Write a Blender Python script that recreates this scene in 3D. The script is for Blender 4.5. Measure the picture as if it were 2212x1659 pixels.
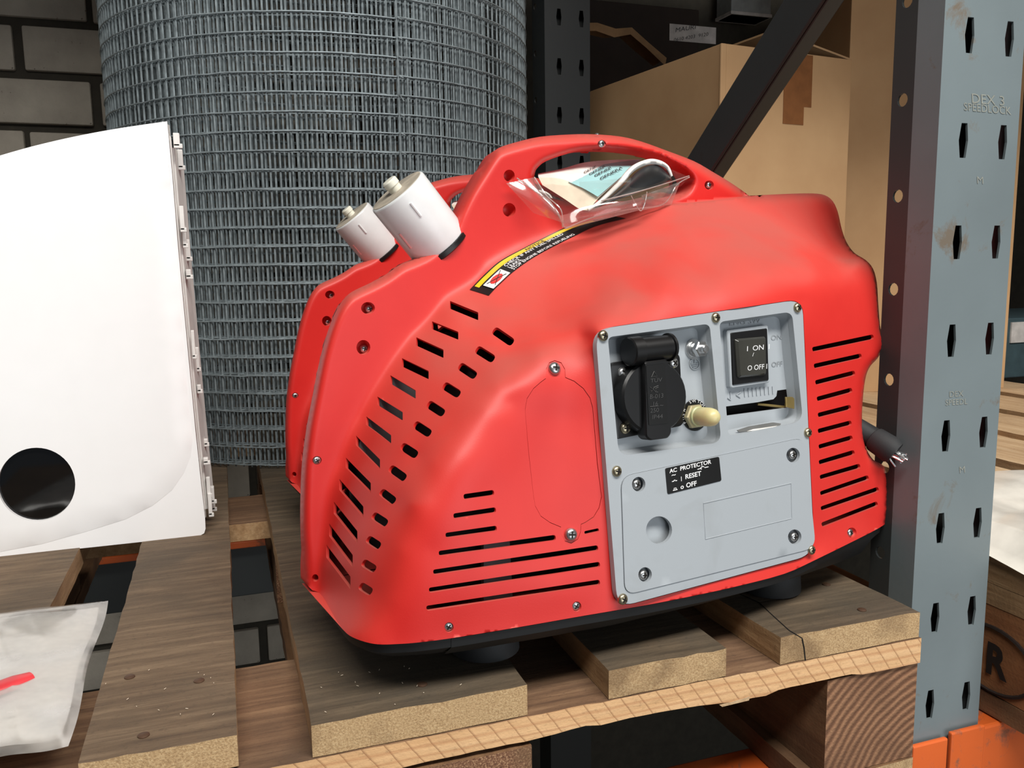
import bpy, bmesh, math, random
import numpy as np
from mathutils import Vector, Matrix
from mathutils.geometry import delaunay_2d_cdt
random.seed(7); rng = np.random.default_rng(7)
S = 0.001                      # everything below is measured in millimetres
W, H = 2212, 1659
for o in list(bpy.data.objects): bpy.data.objects.remove(o)
scene = bpy.context.scene
COL = scene.collection
# ------------------------------------------------------------------ camera
YAW, PITCH, ROLL, FPX = -0.331, 0.1414, -0.0149, 1807.03
CAM = np.array([-39.05, -526.96, 296.12])
def cam_rows():
    fwd = np.array([-math.sin(YAW)*math.cos(PITCH), math.cos(YAW)*math.cos(PITCH), -math.sin(PITCH)])
    right = np.array([math.cos(YAW), math.sin(YAW), 0.]); up = np.cross(right, fwd)
    r2 = math.cos(ROLL)*right+math.sin(ROLL)*up; u2 = -math.sin(ROLL)*right+math.cos(ROLL)*up
    return r2, u2, fwd
R_, U_, F_ = cam_rows()
cd = bpy.data.cameras.new('camera'); camo = bpy.data.objects.new('camera', cd); COL.objects.link(camo)
cd.sensor_fit = 'HORIZONTAL'; cd.sensor_width = 36; cd.lens = FPX/W*36; cd.clip_start = 0.01; cd.clip_end = 50
camo.matrix_world = Matrix(((R_[0], U_[0], -F_[0], CAM[0]*S), (R_[1], U_[1], -F_[1], CAM[1]*S), (R_[2], U_[2], -F_[2], CAM[2]*S), (0, 0, 0, 1)))
scene.camera = camo
# ------------------------------------------------------------------ world, lights, exposure
world = bpy.data.worlds.new('world'); scene.world = world; world.use_nodes = True
bg = world.node_tree.nodes['Background']; bg.inputs[0].default_value = (0.80, 0.90, 1.0, 1); bg.inputs[1].default_value = 0.18
scene.view_settings.view_transform = 'Standard'; scene.view_settings.look = 'None'
scene.view_settings.exposure = 0.0; scene.view_settings.gamma = 1.0; scene.view_settings.use_curve_mapping = False
def area(name, loc, target, sx, sy, power, col):
    ld = bpy.data.lights.new(name, 'AREA'); ld.shape = 'RECTANGLE'; ld.size = sx*S; ld.size_y = sy*S; ld.energy = power; ld.color = col
    o = bpy.data.objects.new(name, ld); COL.objects.link(o); o.location = Vector(loc)*S
    o.rotation_euler = (Vector(target)-Vector(loc)).to_track_quat('-Z', 'Y').to_euler(); return o
area('aisle_tube_light', (350, -1500, 2500), (150, 300, 150), 3000, 600, 130, (1.0, 0.97, 0.92))
area('low_fill_light', (900, -1900, -100), (100, 300, 0), 1600, 1400, 17, (0.93, 0.97, 1.0))  # added fill that brightens the low bricks and side faces, no real lamp

# ------------------------------------------------------------------ pixel measurements of the photo -> 3D points on real planes
def ray(px, py): return R_*((px-W/2)/FPX) - U_*((py-H/2)/FPX) + F_
def on_z(px, py, z): d = ray(px, py); return CAM+d*((z-CAM[2])/d[2])
def on_y(px, py, y): d = ray(px, py); return CAM+d*((y-CAM[1])/d[1])
def on_x(px, py, x): d = ray(px, py); return CAM+d*((x-CAM[0])/d[0])
def z1(*p): return [(580+x/3.072, 260+y/3.072) for x, y in p]
def z2(*p): return [(580+x/2.514, 780+y/2.514) for x, y in p]
def z3(*p): return [(1260+x/2.304, 620+y/2.304) for x, y in p]
def z4(*p): return [(1060+x/2.5136, 260+y/2.5136) for x, y in p]
def z6(*p): return [(1090+x/5.267, 320+y/5.267) for x, y in p]
def z7(*p): return [(1280+x/4.608, 640+y/4.608) for x, y in p]

# ------------------------------------------------------------------ materials
def lin(c): return tuple(((x/255)/12.92 if x/255 <= .04045 else ((x/255+.055)/1.055)**2.4) for x in c)+(1,)
class NT:
    def __init__(s, name):
        s.m = bpy.data.materials.new(name); s.m.use_nodes = True; s.t = s.m.node_tree; s.n = s.t.nodes; s.b = s.n['Principled BSDF']
    def add(s, typ, **kw):
        n = s.n.new(typ)
        for k, v in kw.items(): setattr(n, k, v)
        return n
    def link(s, a, b): s.t.links.new(a, b)
    def coord(s, scale=(1, 1, 1), rot=(0, 0, 0), kind='Object'):
        tc = s.add('ShaderNodeTexCoord'); mp = s.add('ShaderNodeMapping'); mp.inputs['Scale'].default_value = scale; mp.inputs['Rotation'].default_value = rot
        s.link(tc.outputs[kind], mp.inputs[0]); return mp.outputs[0]
    def noise(s, vec, scale, detail=4, rough=.55, dist=0):
        n = s.add('ShaderNodeTexNoise'); n.inputs['Scale'].default_value = scale; n.inputs['Detail'].default_value = detail
        n.inputs['Roughness'].default_value = rough; n.inputs['Distortion'].default_value = dist
        if vec is not None: s.link(vec, n.inputs['Vector'])
        return n.outputs['Fac']
    def ramp(s, fac, stops):
        r = s.add('ShaderNodeValToRGB'); el = r.color_ramp.elements
        while len(el) < len(stops): el.new(.5)
        for e, (p, c) in zip(el, stops): e.position = p; e.color = c if len(c) == 4 else lin(c)
        s.link(fac, r.inputs[0]); return r.outputs[0]
    def mix(s, fac, a, b, mode='MIX'):
        n = s.add('ShaderNodeMix', data_type='RGBA', blend_type=mode)
        for sock, v in ((n.inputs[0], fac), (n.inputs[6], a), (n.inputs[7], b)):
            if hasattr(v, 'is_linked'): s.link(v, sock)
            elif isinstance(v, (int, float)): sock.default_value = v
            else: sock.default_value = v if len(v) == 4 else lin(v)
        return n.outputs[2]
    def math(s, op, a, b=0.):
        n = s.add('ShaderNodeMath', operation=op)
        for sock, v in ((n.inputs[0], a), (n.inputs[1], b)):
            if hasattr(v, 'is_linked'): s.link(v, sock)
            else: sock.default_value = v
        return n.outputs[0]
    def maprange(s, v, a, b, c=0, d=1):
        n = s.add('ShaderNodeMapRange'); s.link(v, n.inputs[0])
        for i, x in zip((1, 2, 3, 4), (a, b, c, d)): n.inputs[i].default_value = x
        return n.outputs[0]
    def color(s, v): 
        if hasattr(v, 'is_linked'): s.link(v, s.b.inputs['Base Color'])
        else: s.b.inputs['Base Color'].default_value = v if len(v) == 4 else lin(v)
    def bump(s, h, strength=.3, dist=1.):
        b = s.add('ShaderNodeBump'); b.inputs['Strength'].default_value = strength; b.inputs['Distance'].default_value = dist*S
        s.link(h, b.inputs['Height']); s.link(b.outputs[0], s.b.inputs['Normal'])
    def set(s, **kw):
        for k, v in kw.items(): s.b.inputs[k.replace('_', ' ')].default_value = v
        return s
def simple(name, c, rough=.5, metal=0., var=.08, scale=40, bump=.0, **kw):
    t = NT(name); v = t.coord(); n = t.noise(v, scale, 5)
    lo = tuple(x*(1-var) for x in c); hi = tuple(min(255, x*(1+var)) for x in c)
    t.color(t.ramp(n, [(.3, lo), (.7, hi)])); t.set(Roughness=rough, Metallic=metal, **kw)
    if bump: t.bump(t.noise(v, scale*12, 3), bump, 1.)
    return t.m
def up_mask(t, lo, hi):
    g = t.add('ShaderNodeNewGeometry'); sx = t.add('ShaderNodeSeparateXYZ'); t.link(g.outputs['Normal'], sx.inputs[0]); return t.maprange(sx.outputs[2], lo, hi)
def m_red():
    t = NT('red_plastic'); v = t.coord()
    n1 = t.noise(v, 9, 5, .6, .4); n2 = t.noise(v, 900, 2)
    base = t.ramp(n1, [(.3, (203, 32, 28)), (.7, (214, 40, 34))])
    dm = t.math('MULTIPLY', up_mask(t, .36, .95), t.maprange(t.noise(v, 10, 3, .5, .5), .36, .66, .15, 1.))
    c = t.mix(t.math('MULTIPLY', dm, .6), base, (116, 84, 74)); c = t.mix(t.math('MULTIPLY', t.math('MULTIPLY', up_mask(t, .0, .85), t.maprange(t.noise(v, 5, 3), .2, .8,   .7, 1.)), .26), c, (238, 122, 106)); t.color(c)  # brown dust, then a paler tint on upward faces: sheen put into the colour
    t.set(Roughness=.42); t.link(t.maprange(dm, 0, 1, .46, .8), t.b.inputs['Roughness']); t.bump(n2, .12, .3)
    return t.m
def m_wood(name, cols, axis=1, grain=60, stain=(70, 62, 50), rough=.85, saw=False, stain_amt=.7):
    t = NT(name); sc = [1, 1, 1]; sc[axis] = .07
    v = t.coord(tuple(sc)); v0 = t.coord()
    g = t.noise(v, grain*2.2, 6, .65, .3); big = t.noise(v0, 7, 4, .6, .5)
    c = t.ramp(g, [(.25, cols[0]), (.5, cols[1]), (.75, cols[2])])
    c = t.mix(t.math('MULTIPLY', t.maprange(big, .42, .68), stain_amt), c, stain); c = t.mix(t.maprange(t.noise(v0, 240, 4, .7), .56, .74, 0, .35), c, tuple(x*.62 for x in stain))
    if saw:
        w = t.add('ShaderNodeTexWave'); w.wave_type = 'BANDS'; w.bands_direction = 'X'; w.wave_profile = 'SAW'
        w.inputs['Scale'].default_value = 26; w.inputs['Distortion'].default_value = .5; w.inputs['Detail Scale'].default_value = 3
        t.link(t.coord((1, 1, 1), (0, math.radians(35), 0)), w.inputs['Vector'])
        k = t.maprange(w.outputs['Fac'], .0, .13, .8, 0.); c = t.mix(k, c, (140, 96, 62))
        w2 = t.add('ShaderNodeTexWave'); w2.wave_type = 'BANDS'; w2.bands_direction = 'Z'; w2.inputs['Scale'].default_value = 42
        w2.inputs['Distortion'].default_value = 3; w2.inputs['Detail Scale'].default_value = 1
        t.link(t.coord((.12, 1, 1)), w2.inputs['Vector']); c = t.mix(t.maprange(w2.outputs['Fac'], 0, .35, .45, 0), c, (176, 120, 80))
    t.color(c); t.set(Roughness=rough); t.bump(t.math('ADD', g, t.math('MULTIPLY', t.noise(v0, 350, 3), .5)), .55, 1.2)
    return t.m
def m_endgrain(name, a, b, c3, dark=(110, 84, 58)):
    t = NT(name); v = t.coord((1, 1, 1)); n = t.noise(v, 700, 4, .7); big = t.noise(v, 26, 4)
    c = t.ramp(n, [(.3, a), (.52, b), (.72, c3)]); c = t.mix(t.math('MULTIPLY', t.maprange(big, .5, .7), .6), c, dark)
    t.color(c); t.set(Roughness=.9); t.bump(n, .6, 1.); return t.m
def m_rings():
    t = NT('block_end_grain'); w = t.add('ShaderNodeTexWave'); w.wave_type = 'RINGS'; w.rings_direction = 'Y'
    w.inputs['Scale'].default_value = 44; w.inputs['Distortion'].default_value = 1.6; w.inputs['Detail'].default_value = 3; w.inputs['Detail Scale'].default_value = 1.2
    tc = t.add('ShaderNodeTexCoord'); mp = t.add('ShaderNodeMapping'); mp.inputs['Location'].default_value = (-.47, 0, .03); t.link(tc.outputs['Object'], mp.inputs[0]); t.link(mp.outputs[0], w.inputs[0])
    v = t.coord(); n = t.noise(v, 500, 3)
    c = t.ramp(w.outputs['Fac'], [(.05, (106, 72, 50)), (.5, (132, 94, 68)), (.9, (152, 112, 82))])
    c = t.mix(t.maprange(t.noise(v, 20, 4), .45, .7, 0, .5), c, (92, 62, 42)); t.color(c); t.set(Roughness=.9); t.bump(t.math('ADD', n, w.outputs['Fac']), .6, 1.2); return t.m
def m_rust(name, c, rust=(110, 62, 34), amt=.5, thr=.62, rough=.45, metal=0., scale=14):
    t = NT(name); v = t.coord(); n = t.noise(v, scale, 8, .7, .4); n3 = t.noise(v, 3.5, 4)
    base = t.ramp(n3, [(.3, tuple(x*.92 for x in c)), (.7, tuple(min(255, x*1.06) for x in c))])
    k = t.math('MULTIPLY', t.maprange(n, thr, thr+.1), amt); t.color(t.mix(k, base, rust))
    t.link(t.maprange(k, 0, 1, rough, .9), t.b.inputs['Roughness']); t.set(Metallic=metal); t.bump(t.noise(v, 160, 4), .15, .6); return t.m
def m_card():
    t = NT('cardboard'); v = t.coord(); w = t.add('ShaderNodeTexWave'); w.bands_direction = 'X'; w.inputs['Scale'].default_value = 60; w.inputs['Distortion'].default_value = .3; t.link(v, w.inputs[0])
    c = t.ramp(t.noise(v, 5, 5), [(.3, (186, 146, 104)), (.7, (204, 166, 122))]); t.color(c); t.set(Roughness=.8); t.bump(w.outputs['Fac'], .06, .5); return t.m
def m_clear(name, col, rough, tr, alpha=1., milky=0.):
    t = NT(name); out = t.n['Material Output']
    tb = t.add('ShaderNodeBsdfTransparent'); tb.inputs[0].default_value = lin(col)
    gl = t.add('ShaderNodeBsdfGlossy'); gl.inputs['Roughness'].default_value = rough; gl.inputs[0].default_value = (1, 1, 1, 1)
    df = t.add('ShaderNodeBsdfDiffuse'); df.inputs[0].default_value = lin((225, 222, 215)); tl = t.add('ShaderNodeBsdfTranslucent'); tl.inputs[0].default_value = lin((225, 222, 215))
    m0 = t.add('ShaderNodeMixShader'); m0.inputs[0].default_value = .5; t.link(df.outputs[0], m0.inputs[1]); t.link(tl.outputs[0], m0.inputs[2])
    m1 = t.add('ShaderNodeMixShader'); t.link(t.maprange(t.noise(t.coord(), 22, 3), .35, .75, milky*.4, milky*1.6), m1.inputs[0]); t.link(tb.outputs[0], m1.inputs[1]); t.link(m0.outputs[0], m1.inputs[2])
    fr = t.add('ShaderNodeLayerWeight'); fr.inputs['Blend'].default_value = .35; m2 = t.add('ShaderNodeMixShader')
    t.link(t.math('MULTIPLY', t.math('ADD', t.math('MULTIPLY', t.math('POWER', fr.outputs['Facing'], 3.), .55), .07), tr), m2.inputs[0]); t.link(m1.outputs[0], m2.inputs[1]); t.link(gl.outputs[0], m2.inputs[2])
    b = t.add('ShaderNodeBump'); b.inputs['Strength'].default_value = .25; b.inputs['Distance'].default_value = 1*S; t.link(t.noise(t.coord(), 45, 2), b.inputs['Height'])
    for q in (gl, fr): t.link(b.outputs[0], q.inputs['Normal'])
    t.link(m2.outputs[0], out.inputs[0]); return t.m
def m_brick(name, a, b):
    t = NT(name); v = t.coord(); c = t.ramp(t.noise(v, 12, 6, .6), [(.3, a), (.7, b)]); sp = t.maprange(t.noise(v, 90, 3), .68, .74)
    t.color(t.mix(sp, c, (90, 82, 70))); t.set(Roughness=.9); t.bump(t.noise(v, 120, 6, .7), .6, 2.); return t.m
def m_grey():
    t = NT('grey_plastic'); v = t.coord(); n = t.noise(v, 11, 5, .6, .5)
    c = t.mix(t.maprange(n, .55, .72, 0, .22), (164, 170, 175), (118, 116, 108)); t.color(c); t.set(Roughness=.45); t.bump(t.noise(v, 800, 2), .1, .3); return t.m
M = dict(red=m_red(), grey=m_grey(),
 redflat=simple('red_plastic_inner', (160, 18, 18), .5),
 black=simple('black_plastic', (17, 17, 18), .38), blackmat=simple('black_rubber', (36, 38, 40), .7, bump=.1),
 inner=simple('dark_engine_bay', (14, 13, 13), .8), fan=simple('grey_inner_shroud', (128, 122, 124), .6), inner2=simple('brown_black_inner_part', (52, 40, 40), .6),
 screw=simple('zinc_screw', (196, 196, 196), .28, .9, bump=.1), brass=simple('brassy_screw', (176, 166, 140), .3, .9), slot=simple('screw_recess', (38, 34, 30), .5, .6),
 steel=simple('bright_steel', (205, 207, 208), .25, .9), lever=simple('brass_lever', (168, 146, 92), .38, .8),
 dome=simple('yellowed_clear_rubber', (205, 192, 142), .35, 0, Subsurface_Weight=.3), nutclear=simple('yellowed_nut', (178, 166, 128), .3, .2),
 smoke=simple('smoked_switch_cover', (62, 62, 58), .12, 0), smoked=simple('dark_switch_rocker', (34, 34, 32), .2),
 labelblack=simple('black_label', (18, 18, 18), .35), white_ink=simple('white_print', (235, 235, 235), .5, var=.01), black_ink=simple('black_print', (22, 22, 24), .5), grey_ink=simple('grey_print', (66, 66, 66), .5), red_ink=simple('red_print', (200, 40, 36), .5),
 yellow_ink=simple('yellow_print', (226, 190, 34), .45), greylabel=simple('worn_grey_label', (112, 112, 110), .15),
 cap=simple('milky_plastic_cap', (224, 226, 226), .28, 0, var=.02, Subsurface_Weight=.4, Subsurface_Radius=(.01, .01, .01)), captop=simple('dusty_cap_top', (176, 166, 150), .5, var=.15, scale=60), knob=simple('cream_knob', (232, 230, 214), .4),
 white=simple('white_gloss_plastic', (252, 252, 252), .3, var=.005), whitein=simple('white_matt_plastic', (226, 224, 220), .55, var=.03), glassblack=simple('black_window', (8, 8, 9), .06),
 top=m_wood('weathered_board_top', [(66, 55, 42), (90, 76, 59), (118, 101, 80)], 0, 60, (72, 66, 56)),
 topr=m_wood('weathered_reddish_board_top', [(80, 64, 50), (108, 89, 69), (138, 117, 93)], 0, 60, (76, 66, 54)),
 side=m_wood('raw_board_side', [(140, 106, 70), (174, 138, 98), (200, 166, 124)], 1, 60, (110, 84, 58), stain_amt=.5),
 string=m_wood('stringer_top', [(84, 60, 44), (118, 88, 64), (150, 118, 88)], 0, 60, (78, 62, 48)),
 saw=m_wood('sawn_stringer_edge', [(206, 160, 112), (222, 178, 130), (232, 192, 146)], 0, 50, (160, 122, 84), saw=True, stain_amt=.25),
 end=m_endgrain('board_end_grain', (150, 118, 82), (188, 156, 114), (212, 184, 142)), blockend=m_endgrain('rough_block_end', (70, 42, 30), (132, 92, 66), (206, 170, 130)),
 rings=m_rings(), blockside=m_wood('block_side', [(92, 64, 42), (126, 92, 62), (150, 114, 80)], 1, 40, (80, 56, 38)),
 newwood=m_wood('pale_pallet_board', [(176, 144, 108), (202, 172, 134), (218, 192, 156)], 1, 40, (150, 116, 84), stain_amt=.4),
 warm=m_wood('orange_brown_block', [(132, 80, 44), (168, 108, 64), (190, 132, 84)], 1, 30, (110, 70, 44)),
 nail=simple('rusty_nail', (96, 72, 56), .6, .5),
 wire=simple('galvanised_wire', (150, 161, 165), .5, .35, var=.15, scale=90),
 post=m_rust('blue_grey_paint', (114, 125, 128), (104, 80, 50), .7, .60, scale=20), postr=m_rust('near_black_paint', (34, 36, 36), (56, 42, 32), .35, .66), postd=m_rust('shaded_grey_paint', (58, 62, 62), (70, 50, 34), .4, .64),
 brace=m_rust('charcoal_paint', (52, 56, 56), (60, 52, 42), .3, .62), beam=m_rust('orange_beam_paint', (214, 98, 40), (112, 84, 66), .75, .53, scale=30),
 card=m_card(), cardshade=simple('shaded_cardboard', (120, 92, 62), .9), tape=simple('brown_tape', (140, 92, 56), .3), torn=simple('torn_paper', (198, 178, 152), .9),
 brick=m_brick('whitewashed_brick', (158, 150, 138), (184, 176, 162)), mortar=simple('grey_mortar', (58, 54, 46), .95, bump=.5),
 bag=m_clear('clear_bag', (254, 254, 253), .10, .7, milky=.04), baghaze=m_clear('hazy_bag', (248, 246, 244), .12, 1.6, milky=.34), bagm=m_clear('milky_bag', (236, 238, 242), .16, 1.8, milky=.72), film=m_clear('pallet_film', (240, 240, 238), .12, 1.5, milky=.6),
 paper=simple('booklet_pages', (222, 206, 184), .7), cyan=simple('cyan_cover', (160, 208, 210), .4, var=.03), paperwhite=simple('white_paper', (232, 228, 222), .6), tools=simple('black_tool_pouch', (34, 36, 38), .3),
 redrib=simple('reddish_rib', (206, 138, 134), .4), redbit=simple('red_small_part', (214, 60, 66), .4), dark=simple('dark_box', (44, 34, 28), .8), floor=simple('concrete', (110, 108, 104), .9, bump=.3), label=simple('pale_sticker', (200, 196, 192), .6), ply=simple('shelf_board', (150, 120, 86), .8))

# ------------------------------------------------------------------ object helpers
INV = {}
def tag(o, label=None, cat=None, group=None, kind=None):
    for k, v in (('label', label), ('category', cat), ('group', group), ('kind', kind)):
        if v: o[k] = v
    return o
def thing(name, label, cat, loc=(0, 0, 0), rotz=0., group=None):
    o = bpy.data.objects.new(name, None); COL.objects.link(o); o.empty_display_size = .02
    o.location = Vector(loc)*S; o.rotation_euler = (0, 0, rotz); tag(o, label, cat, group)
    c, s = math.cos(rotz), math.sin(rotz)
    INV[o.name] = (np.array(loc, float), np.array([[c, s, 0], [-s, c, 0], [0, 0, 1]]))
    return o
class MB:
    def __init__(s): s.v = []; s.f = []; s.m = []
    def add(s, vs, fs, mi=0):
        o = len(s.v); s.v += [tuple(map(float, p)) for p in vs]; s.f += [tuple(i+o for i in f) for f in fs]; s.m += [mi]*len(fs); return s
    def box(s, x0, x1, y0, y1, z0, z1, mi=0, mis=None):
        vs = [(x0, y0, z0), (x1, y0, z0), (x1, y1, z0), (x0, y1, z0), (x0, y0, z1), (x1, y0, z1), (x1, y1, z1), (x0, y1, z1)]
        s.add(vs, [(0, 3, 2, 1), (4, 5, 6, 7), (0, 1, 5, 4), (2, 3, 7, 6), (1, 2, 6, 5), (3, 0, 4, 7)], mi)
        if mis: s.m[-6:] = mis      # bottom, top, front, back, right, left
        return s
    def tube(s, pts, r, n=6, closed=False, mi=0, rs=None, cap=True):
        pts = [np.array(p, float) for p in pts]; N = len(pts); rings = []; up = None
        for i, p in enumerate(pts):
            a = pts[(i-1) % N] if (closed or i > 0) else p; b = pts[(i+1) % N] if (closed or i < N-1) else p
            t = b-a; t /= np.linalg.norm(t)+1e-9
            ref = np.array([0, 0, 1.]) if abs(t[2]) < .9 else np.array([1., 0, 0])
            if up is not None: ref = up
            x = np.cross(ref, t); x /= np.linalg.norm(x)+1e-9; y = np.cross(t, x); up = y
            rr = rs[i] if rs else r
            rings.append([p+rr*(math.cos(2*math.pi*k/n)*x+math.sin(2*math.pi*k/n)*y) for k in range(n)])
        vs = [q for rg in rings for q in rg]; fs = []
        for i in range(N if closed else N-1):
            for k in range(n):
                a = i*n+k; b = i*n+(k+1) % n; j = (i+1) % N; fs.append((a, b, j*n+(k+1) % n, j*n+k))
        if not closed and cap: fs += [tuple(range(n))[::-1], tuple((N-1)*n+k for k in range(n))]
        return s.add(vs, fs, mi)
    def lathe(s, o, ax, prof, n=24, mi=0, mis=None):
        o = np.array(o, float); ax = np.array(ax, float); ax /= np.linalg.norm(ax)
        ref = np.array([0, 0, 1.]) if abs(ax[2]) < .9 else np.array([1., 0, 0]); x = np.cross(ref, ax); x /= np.linalg.norm(x); y = np.cross(ax, x)
        vs = []; fs = []
        for r, h in prof: vs += [o+ax*h+max(r, .001)*(math.cos(2*math.pi*k/n)*x+math.sin(2*math.pi*k/n)*y) for k in range(n)]
        P = len(prof)
        for i in range(P-1):
            for k in range(n): fs.append((i*n+k, i*n+(k+1) % n, (i+1)*n+(k+1) % n, (i+1)*n+k))
        fs += [tuple(range(n))[::-1], tuple((P-1)*n+k for k in range(n))]
        s.add(vs, fs, mi)
        return s
    def build(s, name, mats, parent=None, world=False, bevel=0, smooth=None, seg=2):
        if not isinstance(mats, (list, tuple)): mats = [mats]
        vs = s.v
        if parent is not None and world:
            loc, rt = INV[parent.name]; vs = [tuple(rt@(np.array(p)-loc)) for p in s.v]
        me = bpy.data.meshes.new(name); me.from_pydata([(p[0]*S, p[1]*S, p[2]*S) for p in vs], [], s.f)
        for m in mats: me.materials.append(m)
        me.polygons.foreach_set('material_index', s.m)
        if bevel:
            bm = bmesh.new(); bm.from_mesh(me); bmesh.ops.recalc_face_normals(bm, faces=bm.faces)
            ed = [e for e in bm.edges if len(e.link_faces) == 2 and e.calc_face_angle(0) > .6]
            bmesh.ops.bevel(bm, geom=ed, offset=bevel*S, segments=seg, affect='EDGES', profile=.5); bm.to_mesh(me); bm.free()
        if smooth is not None:
            me.polygons.foreach_set('use_smooth', [True]*len(me.polygons)); me.set_sharp_from_angle(angle=math.radians(smooth))
        me.update(); o = bpy.data.objects.new(name, me); COL.objects.link(o)
        if parent is not None: o.parent = parent
        return o
def sub(o): INV[o.name] = INV[o.parent.name]; return o     # lets a part carry sub-parts in the same frame
def copy_tree(o, parent=None):
    c = o.copy(); COL.objects.link(c); c.parent = parent
    for ch in o.children: copy_tree(ch, c)
    return c
def arr(p): return np.array(p, float)
def rpoly(pts, r, n=5):
    out = []; N = len(pts)
    for i in range(N):
        p0, p1, p2 = arr(pts[i-1]), arr(pts[i]), arr(pts[(i+1) % N]); rr = r[i] if isinstance(r, (list, tuple)) else r
        a = p0-p1; b = p2-p1; la, lb = np.linalg.norm(a), np.linalg.norm(b); d = min(rr, la*.45, lb*.45)
        if d < .01: out.append(p1); continue
        A = p1+a/la*d; B = p1+b/lb*d
        for k in range(n+1):
            t = k/n; out.append((1-t)**2*A+2*t*(1-t)*p1+t*t*B)
    return [tuple(p) for p in out]
def ell(c, rx, ry, n=28, rot=0.):
    return [(c[0]+rx*math.cos(2*math.pi*k/n)*math.cos(rot)-ry*math.sin(2*math.pi*k/n)*math.sin(rot), c[1]+rx*math.cos(2*math.pi*k/n)*math.sin(rot)+ry*math.sin(2*math.pi*k/n)*math.cos(rot)) for k in range(n)]
def densify(pts, step, closed=True):
    out = []; N = len(pts)
    for i in range(N if closed else N-1):
        a, b = arr(pts[i]), arr(pts[(i+1) % N]); k = max(1, int(round(np.linalg.norm(b-a)/step)))
        out += [tuple(a+(b-a)*j/k) for j in range(k)]
    if not closed: out.append(tuple(pts[-1]))
    return out
def spline(pts, closed=False, n=6):
    P = [arr(p) for p in pts]; N = len(P); out = []
    for i in range(N if closed else N-1):
        g = lambda k: P[k % N] if closed else P[min(max(k, 0), N-1)]
        p0, p1, p2, p3 = g(i-1), g(i), g(i+1), g(i+2)
        for j in range(n):
            t = j/n; out.append(tuple(.5*((2*p1)+(-p0+p2)*t+(2*p0-5*p1+4*p2-p3)*t*t+(-p0+3*p1-3*p2+p3)*t**3)))
    if not closed: out.append(tuple(P[-1]))
    return out
def inside(poly, X, Y):
    r = np.zeros(X.shape, bool); n = len(poly); j = n-1
    for i in range(n):
        xi, yi = poly[i]; xj, yj = poly[j]
        with np.errstate(divide='ignore', invalid='ignore'):
            c = ((yi > Y) != (yj > Y)) & (X < (xj-xi)*(Y-yi)/(yj-yi+1e-12)+xi)
        r ^= c; j = i
    return r
def segdist(poly, X, Y, closed=True):
    d = np.full(X.shape, 1e9); n = len(poly)
    for i in range(n if closed else n-1):
        a = arr(poly[i]); b = arr(poly[(i+1) % n]); ab = b-a; L = ab@ab+1e-9
        t = np.clip(((X-a[0])*ab[0]+(Y-a[1])*ab[1])/L, 0, 1); d = np.minimum(d, np.hypot(X-a[0]-t*ab[0], Y-a[1]-t*ab[1]))
    return d
def cdt(outer, holes, step, lines=(), grid=True):
    """triangulate outer minus holes; returns pts (n,2), tris, boundary edges as (a, b, poly id)"""
    V = []; E = []; pid = []
    for k, poly in enumerate([outer]+list(holes)):
        o = len(V); V += [tuple(p) for p in poly]; pid += [k]*len(poly); E += [(o+i, o+(i+1) % len(poly)) for i in range(len(poly))]
    for ln in lines:
        o = len(V); V += [tuple(p) for p in ln]; pid += [-1]*len(ln); E += [(o+i, o+i+1) for i in range(len(ln)-1)]
    if grid:
        xs = [p[0] for p in outer]; ys = [p[1] for p in outer]
        X, Y = np.meshgrid(np.arange(min(xs)+step*.37, max(xs), step), np.arange(min(ys)+step*.41, max(ys), step)); X = X+((np.arange(X.shape[0]) % 2)*step*.5)[:, None]
        k = inside(outer, X, Y)
        for h in holes: k &= ~inside(h, X, Y)
        X = X[k]; Y = Y[k]; B = np.array(V); keep = np.ones(len(X), bool)
        for i in range(0, len(B), 400):
            D = np.hypot(X[:, None]-B[None, i:i+400, 0], Y[:, None]-B[None, i:i+400, 1]).min(1); keep &= D > step*.55
        V += list(zip(X[keep], Y[keep])); pid += [-1]*int(keep.sum())
    ov, oe, of, orig, _, _ = delaunay_2d_cdt([Vector(p) for p in V], E, [], 0, 1e-5)
    P = np.array([(p[0], p[1]) for p in ov]); T = np.array([tuple(f) for f in of])
    C3 = P[T].mean(1); k = inside(outer, C3[:, 0], C3[:, 1])
    for h in holes: k &= ~inside(h, C3[:, 0], C3[:, 1])
    T = T[k]; vp = [(max([pid[j] for j in o]) if o else -1) for o in orig]
    cnt = {}
    for t in T:
        for a, b in ((t[0], t[1]), (t[1], t[2]), (t[2], t[0])): cnt[(a, b)] = 1
    bd = [(a, b, max(vp[a], 0) if vp[a] == vp[b] else max(min(vp[a], vp[b]), 0)) for (a, b) in cnt if (b, a) not in cnt]
    return P, T, bd

# ------------------------------------------------------------------ the setting: walls, floor, racking
def struct(o): o['kind'] = 'structure'; return o
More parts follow.
